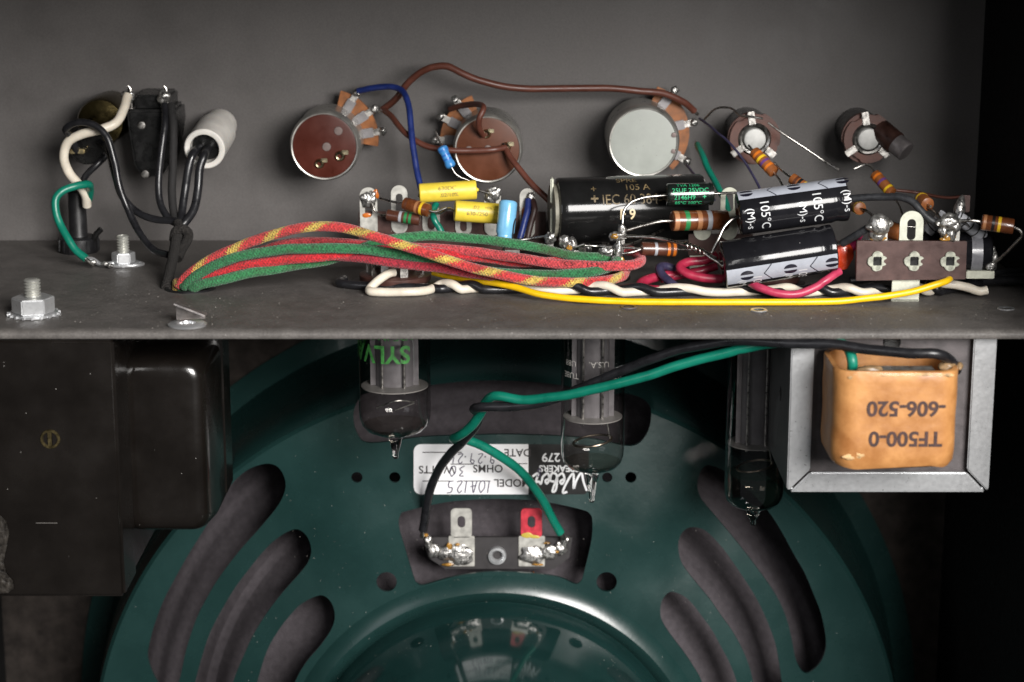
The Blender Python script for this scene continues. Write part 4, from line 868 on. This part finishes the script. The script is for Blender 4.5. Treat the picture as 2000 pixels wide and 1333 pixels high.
# ------------------------------------------------------------------ axial capacitor with green print
def print_cap(p0, p1, r, name, label, mat, group, groove=.12):
    p0, p1 = at(*p0), at(*p1); L = (p1-p0).length; t = thing(name, label, 'capacitor', (p0+p1)/2 - Z_*r, group)
    pr = [(0, 0), (0.1, r*.45), (0, r*.7), (.15, r*.9), (.55, r*.99), (1.0, r), (L-L*groove-2.2, r), (L-L*groove-1.2, r*.955), (L-L*groove-.4, r*.945), (L-L*groove+.6, r*.985), (L-1.2, r), (L-.5, r*.985), (L-.1, r*.88), (L, r*.78), (L-.3, r*.70), (L-.3, 0)]
    MB().lathe(p0, p1-p0, pr, 48).build('body', mat, t); return t, p0, p1, L, cylmap(p0, p1, r)
t, p0, p1, L, cm_ = print_cap((1301,381,70), (1393,379,71), 3.55, 'small_capacitor', 'small black axial capacitor with green printed numbers', M('black_green_cap', (.010,.014,.012), rough=.2, var=.2, coat=.4), None, .06)
fn4 = lambda u, v: cm_(u, v/3.55, .04); green_p = M('bright_green_print', (.03,.42,.18), rough=.5, var=.15)
lettering([('TVA 1206', 6.6, 3.1, 1.75, {}), ('25UF 25VDC', 7.2, 1.1, 2.1, dict(bold=.01)), ('2146H9', 5.4, -1.1, 2.1, dict(bold=.01)), ('+', 11.6, -1.0, 2.2, dict(bold=.04)), ('85\u00b0C 100\u00b0C', 6.6, -3.1, 1.7, dict(bold=.03))], fn4, green_p, t)
lead([(1302,382,70),(1285,383,70),(1255,387,69),(1232,396,68),(1219,412,67),(1216,436,66),(1217,450,65)], t, .45)
lead([(1392,379,71),(1410,378,71),(1440,377,70)], t, .42)
# large and small brown resistors by the can
resistor('big brown resistor with green and silver bands in front of the can capacitor', (1312,432,66), (1420,430,70), 3.15, ((.06,'t'),(.25,'g'),(.47,'t'),(.65,'s')), rb_m, [((1312,432,66),(1290,433,65),(1260,440,65),(1224,450,65))], bw=1.5, lr=.55)
resistor('dark brown resistor with two orange bands below the bigger one', (1252,486,62), (1321,488,64), 2.15, ((.40,'s'),(.76,'o'),(.92,'o')), rd_m, [((1252,486,62),(1235,493,61),(1215,496,61)), ((1321,488,64),(1345,488,63),(1375,490,62)), ((1252,480,62),(1235,485,63),(1190,482,64))])
# ivory tags behind
t = thing('ivory_tag_strip', 'brown tag strip with tall ivory tags partly hidden behind the striped capacitors', 'tag strip', onz(1420, 520))
MB().box(at(1345, 458, 78), at(1470, 500, 78)+Y_*1.4).build('board', pheno_m, t, bevel=.2)
for x in (1424, 1372): board_loop(x, 366 if x > 1400 else 430, 470, 34, (.45, .36, .22), 77.2, t, ivory_m)
q = at(1424, 500, 78); MB().box((q.x-2.4, 78.2, 0.02), (q.x+2.4, 78.8, q.z)).build('foot', ivory_m, t)
q = at(1362, 500, 78); MB().box((q.x-2.4, 78.2, 0.02), (q.x+2.4, 78.8, q.z)).build('foot', ivory_m, t)

# ------------------------------------------------------------------ two striped electrolytics
def stripe(cmf, a0, a1, f0, f1, off, mat, parent, name='stripe', n=30, k=10):
    m = MB(); g = {}
    for i in range(n+1):
        for j in range(k+1): g[i,j] = len(m.v); m.v.append(cmf(a0+(a1-a0)*i/n, f0+(f1-f0)*j/k, off))
    for i in range(n):
        for j in range(k): m.f.append((g[i,j], g[i+1,j], g[i+1,j+1], g[i,j+1]))
    return m.build(name, mat, parent, smooth=60)
def oval(cmf, a, f, ra, rf, off, half=None, n=20):
    return [cmf(a+ra*math.cos(2*math.pi*i/n), f+rf*math.sin(2*math.pi*i/n), off) for i in range(n)]
navy_p = M('navy_print', (.012,.012,.022), rough=.3, coat=.3)
def electro(label, p0, p1, r, sf, marks, texts):
    t, p0, p1, L, cm_ = print_cap(p0, p1, r, 'electrolytic_capacitor', label, cap_m, 'black striped electrolytic capacitors', .10)
    a1 = L-.6; f0, f1 = sf; fm = (f0+f1)/2
    stripe(cm_, .4, L*.80, f0, f1, .045, stripe_m, t); stripe(cm_, L*.80, L-.55, f0, f1, .03, stripe_m, t, n=8)
    m = MB()
    for a in marks[0]:                                 # chevrons
        N6 = range(7); ribbon(m, [(a+2.4*(1-k/6), r*(f0+(fm-f0)*k/6)) for k in N6], .3, lambda u, v: cm_(u, v/r, .085)); ribbon(m, [(a+2.4*k/6, r*(fm+(f1-fm)*k/6)) for k in N6], .3, lambda u, v: cm_(u, v/r, .085))
    for a in marks[1]:                                 # minus signs in dark lenses
        for s in (-1, 1):
            pts = [(a+2.0*math.cos(rad(x)), fm+s*((f1-f0)*.07+(f1-f0)*.24*math.sin(rad(x)))) for x in range(0, 181, 20)]
            m.add([cm_(u, v, .085) for u, v in pts], [tuple(range(len(pts)))])
    m.build('chevron_print', navy_p, t, smooth=0)
    lettering([(s, u, v, z, dict(cut=.8, **(o or {}))) for s, u, v, z, o in texts], lambda u, v: cm_(v, -u/r, .05), white_m, t)
    return t, p0, p1, L
eA, pA0, pA1, LA = electro('upper black electrolytic capacitor, its grey stripe along the top', (1440,418,50), (1654,389,51), 6.6, (rad(36), rad(84)), ((9.4, 25.0), (3.0, 17.6, 32.4)),
    [('105\u00b0C', 1.6, 7.6, 3.9, dict(wide=.95)), ('(M)-s', 2.4, 3.2, 3.3, None), ('105\u00b0C', 1.4, 23.6, 3.9, None), ('(M)-s', 2.4, 19.0, 3.3, None), ('(M)-s', .6, 32.6, 3.3, None)])
eB, pB0, pB1, LB = electro('lower black electrolytic capacitor with its grey striped side facing out', (1410,518,43), (1630,484,44), 7.2, (rad(-58), rad(-14)), ((11.6, 25.5), (6.4, 19.6, 32.2)),
    [('105\u00b0C', 9.6, 9.4, 3.8, None), ('105\u00b0C', 9.6, 23.2, 3.8, None), ('(M)-s', 9.4, 5.0, 3.2, None), ('(M)-s', 9.4, 19.0, 3.2, None)])
def sleeved(parent, pts, r, bare0, bare1):
    lead(bare0, parent, .5); lead(bare1, parent, .5)
    MB().sweep(A(pts), r, 14).build('sleeving', sleeve_m, parent, smooth=60)
sleeved(eA, [(1659,389,51),(1690,386,49),(1730,385,46),(1762,386,43),(1784,396,41),(1806,420,39),(1832,440,37.5)], 1.15, [(1650,390,51),(1662,388,51)], [(1828,438,38),(1842,444,37)])
sleeved(eB, [(1645,476,43),(1662,466,41),(1680,455,39),(1694,446,38)], 1.2, [(1628,480,44),(1650,474,43)], [(1690,448,38.5),(1712,440,37.4)])
lead([(1442,424,50),(1428,430,49),(1414,445,48),(1402,470,47),(1390,494,47)], eA, .5)
lead([(1416,525,43),(1402,512,44),(1388,504,45),(1378,496,46)], eB, .45)
wire('bare twisted splice of wire between the small resistor and the lower striped capacitor', [(1222,462,64),(1262,463,61),(1300,468,58),(1336,478,54),(1370,490,49),(1398,506,45)], .5, lead_m, name='bare_wire')
m = MB(); base_ = A([(1338,478,54),(1352,483,52),(1366,489,50),(1380,497,48)]); pp = spline(base_, 12); h_ = []
for i, p in enumerate(pp):
    a = i*.9; h_.append(p + Vector((0, math.cos(a), math.sin(a)))*.85)
tag(m.sweep(h_, .32, 8, sub=3).build('wire_wrap', lead_m, None, smooth=60), 'tight coil of tinned wire wrapped round the splice', 'wire')
sblob_o = MB().blob(at(1646, 500, 47), 3.2, 1.2, 4.2, .15, 2).build('ceramic_disc', M('red_orange_ceramic', (.72,.06,.015), rough=.3, coat=.4, var=.1), None); tag(sblob_o, 'bright red-orange disc capacitor peeking out behind the lower striped capacitor', 'capacitor')

# ------------------------------------------------------------------ front tag strip on the right
FS = 36.0
t = thing('front_tag_strip', 'brown tag strip with three crimped star eyelets and ivory foot at the right', 'tag strip', onz(1772, 592))
def fs(px, py, o=0.0): return at(px, py, FS-o)
MB().prism([fs(1674,471), fs(1889,472), fs(1886,546), fs(1672,549)], (0, 1.7, 0)).build('board', pheno_m, t, bevel=.12)
ft = fs(1771, 592); MB().box((fs(1745,550).x, FS+2.0, 0.02), (fs(1799,550).x, FS+2.7, fs(1771,545).z)).build('foot', ivory_m, t, bevel=.15)
MB().box((fs(1745,550).x, FS+2.0, .02), (fs(1799,550).x, FS+9, .7)).build('foot_base', ivory_m, t, bevel=.1)
s = 1/pxmm(1780, 440, FS+2); c = at(1780, 452, FS+2.0)
MB().ring(stadium(c, X_, Z_, 46*s, 80*s), stadium(c + Z_*3*s, X_, Z_, 17*s, 42*s), (0, .7, 0)).build('centre_tag', ivory_m, t, bevel=.12)
for px in (1713, 1785, 1855):
    c = fs(px, 510); m = MB(); o_ = []; i_ = []
    for k in range(40):
        a = 2*math.pi*k/40; gap = abs(((math.degrees(a)+20) % 360) - 20) < 12
        q = 2.15 + .85*abs(math.cos(a*2))**.7 + .25*noise.noise(Vector((math.cos(a)*2, math.sin(a)*2, px*.1)))
        if gap: q = 1.9
        o_.append(c + Vector((math.cos(a)*q, -.05, math.sin(a)*q))); i_.append(c + Vector((max(-1.25, min(1.25, math.cos(a)*1.7)), -.05, max(-1.35, min(1.35, math.sin(a)*1.8)))))
    m.ring(o_, i_, (0, -.75, 0)); e = m.build('star_eyelet', M('aged_eyelet', (.40,.41,.34), rough=.45, metal=.5, var=.3, vs=500), t, bevel=.12)
    MB().box(c + Vector((-1.3, -.1, -1.4)), c + Vector((1.3, .3, 1.4))).build('eyelet_hole', bake_m, t)
for px in (1715, 1856):
    c = at(px, 455, FS+2); MB().obox(c, X_, Y_, Z_, 2.8, .4, 4.2).build('tag', tin2_m, t, bevel=.2)
sblob('solder_blob', [(1717,440,FS,3.3,2.2,3.5),(1713,458,FS+.6,2.6,1.8,2.4),(1734,437,FS+.4,1.6,1.2,1.2),(1700,444,FS,1.6,1.3,1.1)], solder_m, t, .12)
sblob('solder_blob', [(1852,432,FS,3.0,1.9,2.2),(1862,440,FS+.3,2.0,1.8,2.6),(1842,452,FS+.2,1.3,1.2,1.8),(1858,458,FS+.3,1.6,1.3,2.4),(1838,436,FS,2.0,1.2,.9)], solder_m, t, .35)
sblob('flux', [(1716,466,FS-.1,2.4,.5,.7),(1852,464,FS-.2,1.4,.5,1.0),(1844,468,FS-.2,1.4,.4,.5),(1862,462,FS-.2,.7,.5,1.1)], flux_m, t)
resistor('brown resistor with yellow and black bands poking out at the far right', (1917,434,34), (1980,443,32), 2.35, ((.10,'t'),(.36,'k'),(.55,'y')), rb_m, [((1917,434,34),(1900,431,34),(1876,432,35)), ((1980,443,32),(1992,450,32),(1997,459,32),(1985,474,36),(1950,508,42),(1944,512,43))], lr=.5)
resistor('brown resistor seen end on behind the sleeved lead', (1798,388,56), (1812,400,50), 2.1, ((.2,'y'),), rtan_m, [((1812,400,50),(1818,404,48))])
resistor('resistor with a yellow end cap beside the upper striped capacitor', (1668,402,66), (1680,408,60), 2.0, ((.85,'y'),), rtan_m, [((1680,408,60),(1692,412,58),(1708,424,56))])
resistor('brown resistor showing between the left solder blob and the ivory tag', (1738,450,50), (1760,456,48), 2.6, (), rtan_m)
# grey ringed cables behind the strip
ring_m = M('pale_grey_sleeve', (.42,.43,.46), rough=.4, var=.08)
def ringed(label, pts, r):
    P = A(pts); o = MB().sweep(P, r, 16).build('ringed_sleeve', ring_m, None, smooth=60); tag(o, label, 'sleeve'); Q = spline(P, 8)
    for k in range(2, len(Q)-1, 5):
        d = (Q[k+1]-Q[k-1]).normalized(); MB().lathe(Q[k]-d*.2, d, [(0, r*.9), (0, r*1.03), (.4, r*1.03), (.4, r*.9)], 16).build('dark_ring', bake_m, o)
    return o
ringed('pale grey sleeve with dark rings right of the second solder blob', [(1868,424,44),(1884,434,44),(1900,448,45),(1918,462,47)], 2.0)
ringed('pale grey sleeve with dark rings left of the second solder blob', [(1846,420,46),(1830,436,47),(1812,452,48)], 2.0)
ub = thing('solder_spike', 'shiny pointed solder joint on a lug standing behind the right solder blob', 'solder joint', at(1876, 420, 50))
MB().lathe(at(1872, 418, 50), at(1880, 380, 51)-at(1872, 418, 50), [(0, 1.6), (1.5, 1.9), (3.4, 1.4), (5.2, .8), (6.0, 0)], 18).build('spike', solder_m, ub)
MB().obox(at(1884, 398, 52), X_, Y_, Z_, 1.6, .4, 2.6).build('lug', pheno_m, ub, bevel=.2)
q0, q1 = at(1790, 492, 50), at(1936, 494, 48); t = thing('film_can', 'black cylinder with a grey tape end lying behind the brown tag strip', 'capacitor', (q0+q1)/2-Z_*6.4); L = (q1-q0).length
MB().lathe(q0, q1-q0, [(0,0),(0,5.6),(.6,6.2),(L-1,6.2),(L-.4,5.8),(L,4.8),(L,0)], 40).build('body', cap_m, t)
MB().lathe(q0, q1-q0, [(L-6.5, 6.1),(L-6.5, 6.3),(L-3.2, 6.3),(L-3.2, 6.1)], 40).build('tape', M('grey_tape', (.22,.22,.24), rough=.3, var=.1, coat=.3), t)
sblob('end_solder', [(1940,505,44,1.5,1.2,2.4),(1936,520,43,1.6,1.2,1.8),(1938,488,45,1,1,1.2)], solder_m, t)
MB().box(at(1888, 530, 42), at(1942, 545, 42)+Y_*2).build('end_bracket', ivory_m, t, bevel=.2)

# bare leads and small parts crowding the space behind the brown strip
lead([(1876,432,38),(1890,440,42),(1905,470,46),(1938,486,46)], t, .4)
lead([(1800,404,52),(1822,412,48),(1840,432,42),(1848,446,38)], ub, .35)
lead([(1700,420,56),(1724,428,52),(1760,440,50),(1800,446,50)], ub, .35)
lead([(1760,430,72),(1790,412,66),(1812,400,58)], ub, .35)
resistor('dark brown resistor lying low between the striped capacitor and the brown strip', (1690,486,54), (1760,492,52), 2.0, ((.3,'k'),(.5,'o'),(.7,'gd')), rd_m, [((1690,486,54),(1676,482,55),(1662,470,57)), ((1760,492,52),(1780,496,50),(1800,500,49))])
resistor('small brown resistor behind the upper striped capacitor, leaning to the jack', (1546,348,84), (1580,372,80), 1.8, ((.3,'br'),(.5,'k'),(.75,'y')), rtan_m, [((1546,348,84),(1530,336,88),(1512,318,96)), ((1580,372,80),(1592,382,78),(1606,400,74))], 'small resistors near the jacks', lr=.35)
wire('black cloth lead lying on the chassis behind the brown strip', [(1660,548,58),(1720,542,58),(1790,546,58),(1860,548,60),(1930,543,62),(2005,538,66)], 1.2, sleeve_m)

# ------------------------------------------------------------------ loose wiring on the chassis floor
def helix(path, r, amp, phase, turns):
    P = spline(A(path), 14); out = []; n = len(P)
    for i, p in enumerate(P):
        a = phase + turns*2*math.pi*i/(n-1) + .8*math.sin(i*.17) + .5*math.sin(i*.061+1); t_ = (P[min(i+1,n-1)]-P[max(i-1,0)]).normalized(); x, y = frame(t_)
        out.append(p + x*(amp*math.cos(a)) + y*(amp*math.sin(a)))
    return out[::3] + [out[-1]]
core = [(862,560,50),(960,566,49),(1100,563,47),(1250,570,45),(1400,572,45),(1550,570,45),(1680,570,45),(1790,568,46),(1840,562,46)]
hw_ = helix(core, 1.35, 1.4, -1.57, 7.2); hb_ = helix(core, 1.35, 1.4, 1.57, 7.2)
ww = A([(770,532,54),(758,536,52),(735,552,49),(722,566,47),(726,579,45),(760,585,44),(800,586,44),(835,578,47),(850,570,51)]) + hw_ + A([(1866,556,45),(1890,561,44),(1912,568,43),(1928,566,43)])
wire('white wire twisted with a black one along the chassis, bent back at its left end', None, 1.35, whitew_m, world=ww)
bb_ = A([(672,556,64),(664,566,58),(690,575,55),(740,572,53),(800,570,51),(845,569,50)]) + hb_ + A([(1870,562,50),(1920,551,54),(1960,548,56),(2010,549,58)])
wire('black wire twisted with the white one along the chassis floor', None, 1.35, blackw_m, world=bb_)
wire('yellow wire running along the front of the chassis floor', [(846,532,60),(880,540,57),(930,548,51),(965,553,46),(1000,560,42),(1050,574,37),(1110,583,34),(1250,591,32),(1400,592,31.5),(1550,591,31.5),(1660,586,32),(1740,577,32.5),(1800,565,33),(1846,551,34.5),(1858,542,38)], 1.05, yelloww_m)
wire('red wire looping under the twisted pair beside the can capacitor', [(1380,528,60),(1330,536,58),(1290,540,56),(1262,548,53),(1252,556,50),(1262,566,48),(1300,572,46),(1340,576,46)], 1.5, redw_m)
wire('red wire bowing out below the lower striped capacitor', [(1640,530,42),(1622,542,40),(1590,562,38),(1560,574,37),(1520,574,37),(1484,562,39),(1466,552,42)], 1.25, M('pink_vinyl', (.42,.035,.085), rough=.38), ends=(0, 0))
wire('crimson wire curling into the lower striped capacitor from the left', [(1410,545,50),(1370,542,50),(1340,534,51),(1328,522,53),(1345,512,55),(1380,508,56),(1400,500,57)], 1.4, redw_m)
wire('crimson wire crossing behind the splice', [(1400,520,58),(1360,532,57),(1320,540,57),(1290,546,57)], 1.3, redw_m)
wire('dark navy wire bent down between the red loops', [(1318,526,58),(1298,520,57),(1288,524,55),(1292,536,53),(1310,552,50),(1330,566,48)], 1.3, navyw_m)
wire('red wire end rising behind the lower striped capacitor at its right', [(1636,520,48),(1652,500,48),(1668,478,50),(1680,456,54)], 1.3, M('magenta_vinyl', (.36,.02,.09), rough=.4))
wire('thin brown wire running back into the dark right corner', [(1750,372,96),(1800,378,96),(1850,386,92),(1880,384,90)], .5, brownw_m)
wire('dark lead lying on the chassis at the far right', [(1900,546,52),(1940,536,60),(1975,528,66),(2010,528,70)], 1.0, sleeve_m)

# ------------------------------------------------------------------ braided cloth wires from the cable hole
RED = (.50,.040,.042); YEL = (.54,.38,.08); GRN = (.026,.155,.060); CRIM = (.32,.020,.036)
cry = cloth('red_yellow_cotton', RED, YEL, .20); cg = cloth('green_cotton', GRN, None, .35); cg2 = cloth('bright_green_cotton', (.032,.175,.066), None, .3); cr_ = cloth('red_cotton', (.50,.02,.028), None, .12); cc_ = cloth('crimson_cotton', CRIM, None, .15)
cpk = cloth('pink_red_cotton', (.50,.055,.065), None, .1)
grp = 'cloth covered wires from the cable hole'
def fuzz(o, pts, r, mat, n):
    """stray cotton fibres standing off the braid"""
    P = spline(floorz(A(pts), r), 10); m = MB()
    for _ in range(n):
        i = random.randrange(2, len(P)-2); t_ = (P[i+1]-P[i-1]).normalized(); x, y = frame(t_); a = random.random()*6.28
        d = x*math.cos(a)+y*math.sin(a); p = P[i] + d*r*.95; q = p + d*random.uniform(.15, .5) + t_*random.uniform(-.7, .7); s_ = t_.cross(d)*.035
        m.add([p-s_, p+s_, q], [(0,1,2)])
    f = m.build('stray_fibre', mat, o, smooth=0); f['kind'] = 'stuff'
def cw(label, pts, r, mat, n=160):
    o = wire(label, pts, r, mat, name='cloth_wire', group=grp, seg=20); fuzz(o, pts, r, mat, n); return o
HX = [(352,600,60)]
cw('red and yellow braided cloth wire arching highest out of the cable hole', [(346,592,58),(352,556,54),(395,518,51),(452,489,48),(520,463,45),(580,447,42),(630,442,41),(690,450,40),(750,468,39),(850,500,38),(950,531,39),(1040,548,42),(1120,552,46),(1180,549,50),(1214,540,55),(1222,528,60)], 1.56, cry, 300)
cw('green cloth wire just below the red and yellow one, diving under it', [(356,592,57),(362,562,52),(400,528,49),(450,506,47),(520,492,46),(600,486,45),(690,486,45),(760,494,46),(850,510,47),(950,530,48),(1030,537,50),(1110,536,52),(1165,530,54),(1195,520,58),(1206,508,61)], 1.58, cg, 240)
cw('bright red cloth wire lying between the two green ones', [(362,592,58),(372,566,54),(410,542,51),(470,520,49),(540,510,48),(620,502,47),(700,494,49),(780,488,53),(850,492,58),(950,505,61),(1040,514,63),(1100,508,65),(1120,496,66)], 1.55, cr_)
cw('green cloth wire lowest of the bundle at the cable hole', [(372,592,56),(380,568,50),(420,550,47),(480,535,47),(560,522,49),(640,508,52),(700,488,57),(760,468,61),(830,461,63),(900,464,64),(980,473,64),(1060,487,64),(1120,500,64),(1196,504,64)], 1.55, cg2)
cw('pinkish red cloth wire with black stamped figures, looping round the lugs', [(500,494,56),(560,477,58),(640,473,60),(720,480,61),(800,484,61),(890,488,60),(980,500,58),(1060,512,56),(1150,519,55),(1230,519,56),(1250,512,59),(1250,502,64),(1238,492,68),(1220,488,70)], 1.6, cpk)
cw('crimson cloth wire fanning out below the red and yellow one', [(640,500,50),(700,503,48),(760,512,47),(850,523,46),(920,533,46),(980,542,47),(1040,546,50)], 1.55, cc_)
so_ = bpy.data.objects['cloth_wire.004']; 
spk = A([(980,500,58),(1060,512,56),(1150,519,55),(1230,519,56)]); sq = spline(floorz(spk, 1.75), 40)
Ls = [0.0]
for a, b_ in zip(sq, sq[1:]): Ls.append(Ls[-1]+(b_-a).length)
def onwire(u, v):
    u = max(0, min(Ls[-1]-.01, u)); i = max(k for k in range(len(Ls)) if Ls[k] <= u); i = min(i, len(sq)-2); p = sq[i].lerp(sq[i+1], (u-Ls[i])/max(1e-6, Ls[i+1]-Ls[i]))
    f = (-Y_+Z_*.25).normalized(); return p + (f*math.cos(v/1.8) + Z_*math.sin(v/1.8))*1.85
lettering([('CL102 6', 8, .1, 1.9, dict(cut=.6)), ('C 5', 21, .1, 1.9, dict(cut=.6)), ('1 5 5 0', 29, .1, 1.9, dict(cut=.6))], onwire, M('stamped_ink', (.06,.01,.012), rough=.8), so_, name='stamped_figures')

# ------------------------------------------------------------------ speaker leads under the chassis
wire('thick black speaker lead from the boxed transformer to the left speaker tab', [(1868,724,-6),(1858,706,-10),(1832,692,-14),(1780,690,-13),(1700,683,-8),(1630,674,-4),(1560,671,0),(1480,666,6),(1420,667,10),(1350,678,15),(1280,698,20),(1200,730,27),(1140,757,32),(1080,781,36),(1000,795,41),(940,795,45),(926,800,50),(936,812,54),(926,836,58),(900,866,66),(868,900,76),(846,940,84),(833,990,90),(826,1036,93)], 1.5, blackw_m, keep=False, ends=(0, 3))
wire('green speaker lead twisted once round the black one, soldered to the right tab', [(1664,728,-4),(1664,706,-5),(1656,682,-2),(1630,668,2),(1590,664,5),(1530,668,8),(1470,677,12),(1410,691,15),(1330,713,18),(1250,738,22),(1170,759,27),(1090,775,33),(1020,781,39),(968,774,43),(950,784,47),(940,806,50),(922,832,54),(896,852,60),(886,858,66),(905,858,70),(930,866,72),(970,888,75),(1010,915,80),(1045,955,85),(1072,1000,89),(1088,1030,91),(1095,1042,92)], 1.5, greenw_m, keep=False, ends=(0, 3))

# ------------------------------------------------------------------ dust
m = MB(); rd = random.Random(3)
for _ in range(650):
    p = Vector((rd.uniform(-150, 160), rd.uniform(2, 60)**1.0, 0)); s_ = rd.choice((.05, .06, .08, .08, .1, .12, .18)); a = rd.random()*6.28
    m.add([p+Vector((math.cos(a+k*2.1)*s_*rd.uniform(.6,1.5), math.sin(a+k*2.1)*s_*1.3, .01)) for k in range(3)] + [p+Vector((0,0,s_*.9))], [(0,1,2),(0,3,1),(1,3,2),(2,3,0)])
tag(m.build('dust', dust_m, None, smooth=0), 'pale dust grains scattered over the chassis floor', 'dust', kind='stuff')
m = MB()
for _ in range(420):
    p = bhit(rd.uniform(560, 1420), rd.uniform(960, 1180), .02) if rd.random() < .55 else None
    if p is None:
        t_ = rd.uniform(-1.1, 1.1); y = rd.uniform(60, 91); r_ = 66.0; p = Vector((SX+r_*math.sin(t_), y, SZ+r_*math.cos(t_)))
    s_ = rd.choice((.08, .1, .13, .2)); m.add([p+Vector((rd.uniform(-s_,s_), -.05, rd.uniform(-s_,s_))) for k in range(3)] + [p+Vector((0,-s_*.5,s_*.6))], [(0,1,2),(0,3,1),(1,3,2),(2,3,0)])
f = m.build('dust_on_basket', dust_m, sp, smooth=0); f['kind'] = 'stuff'
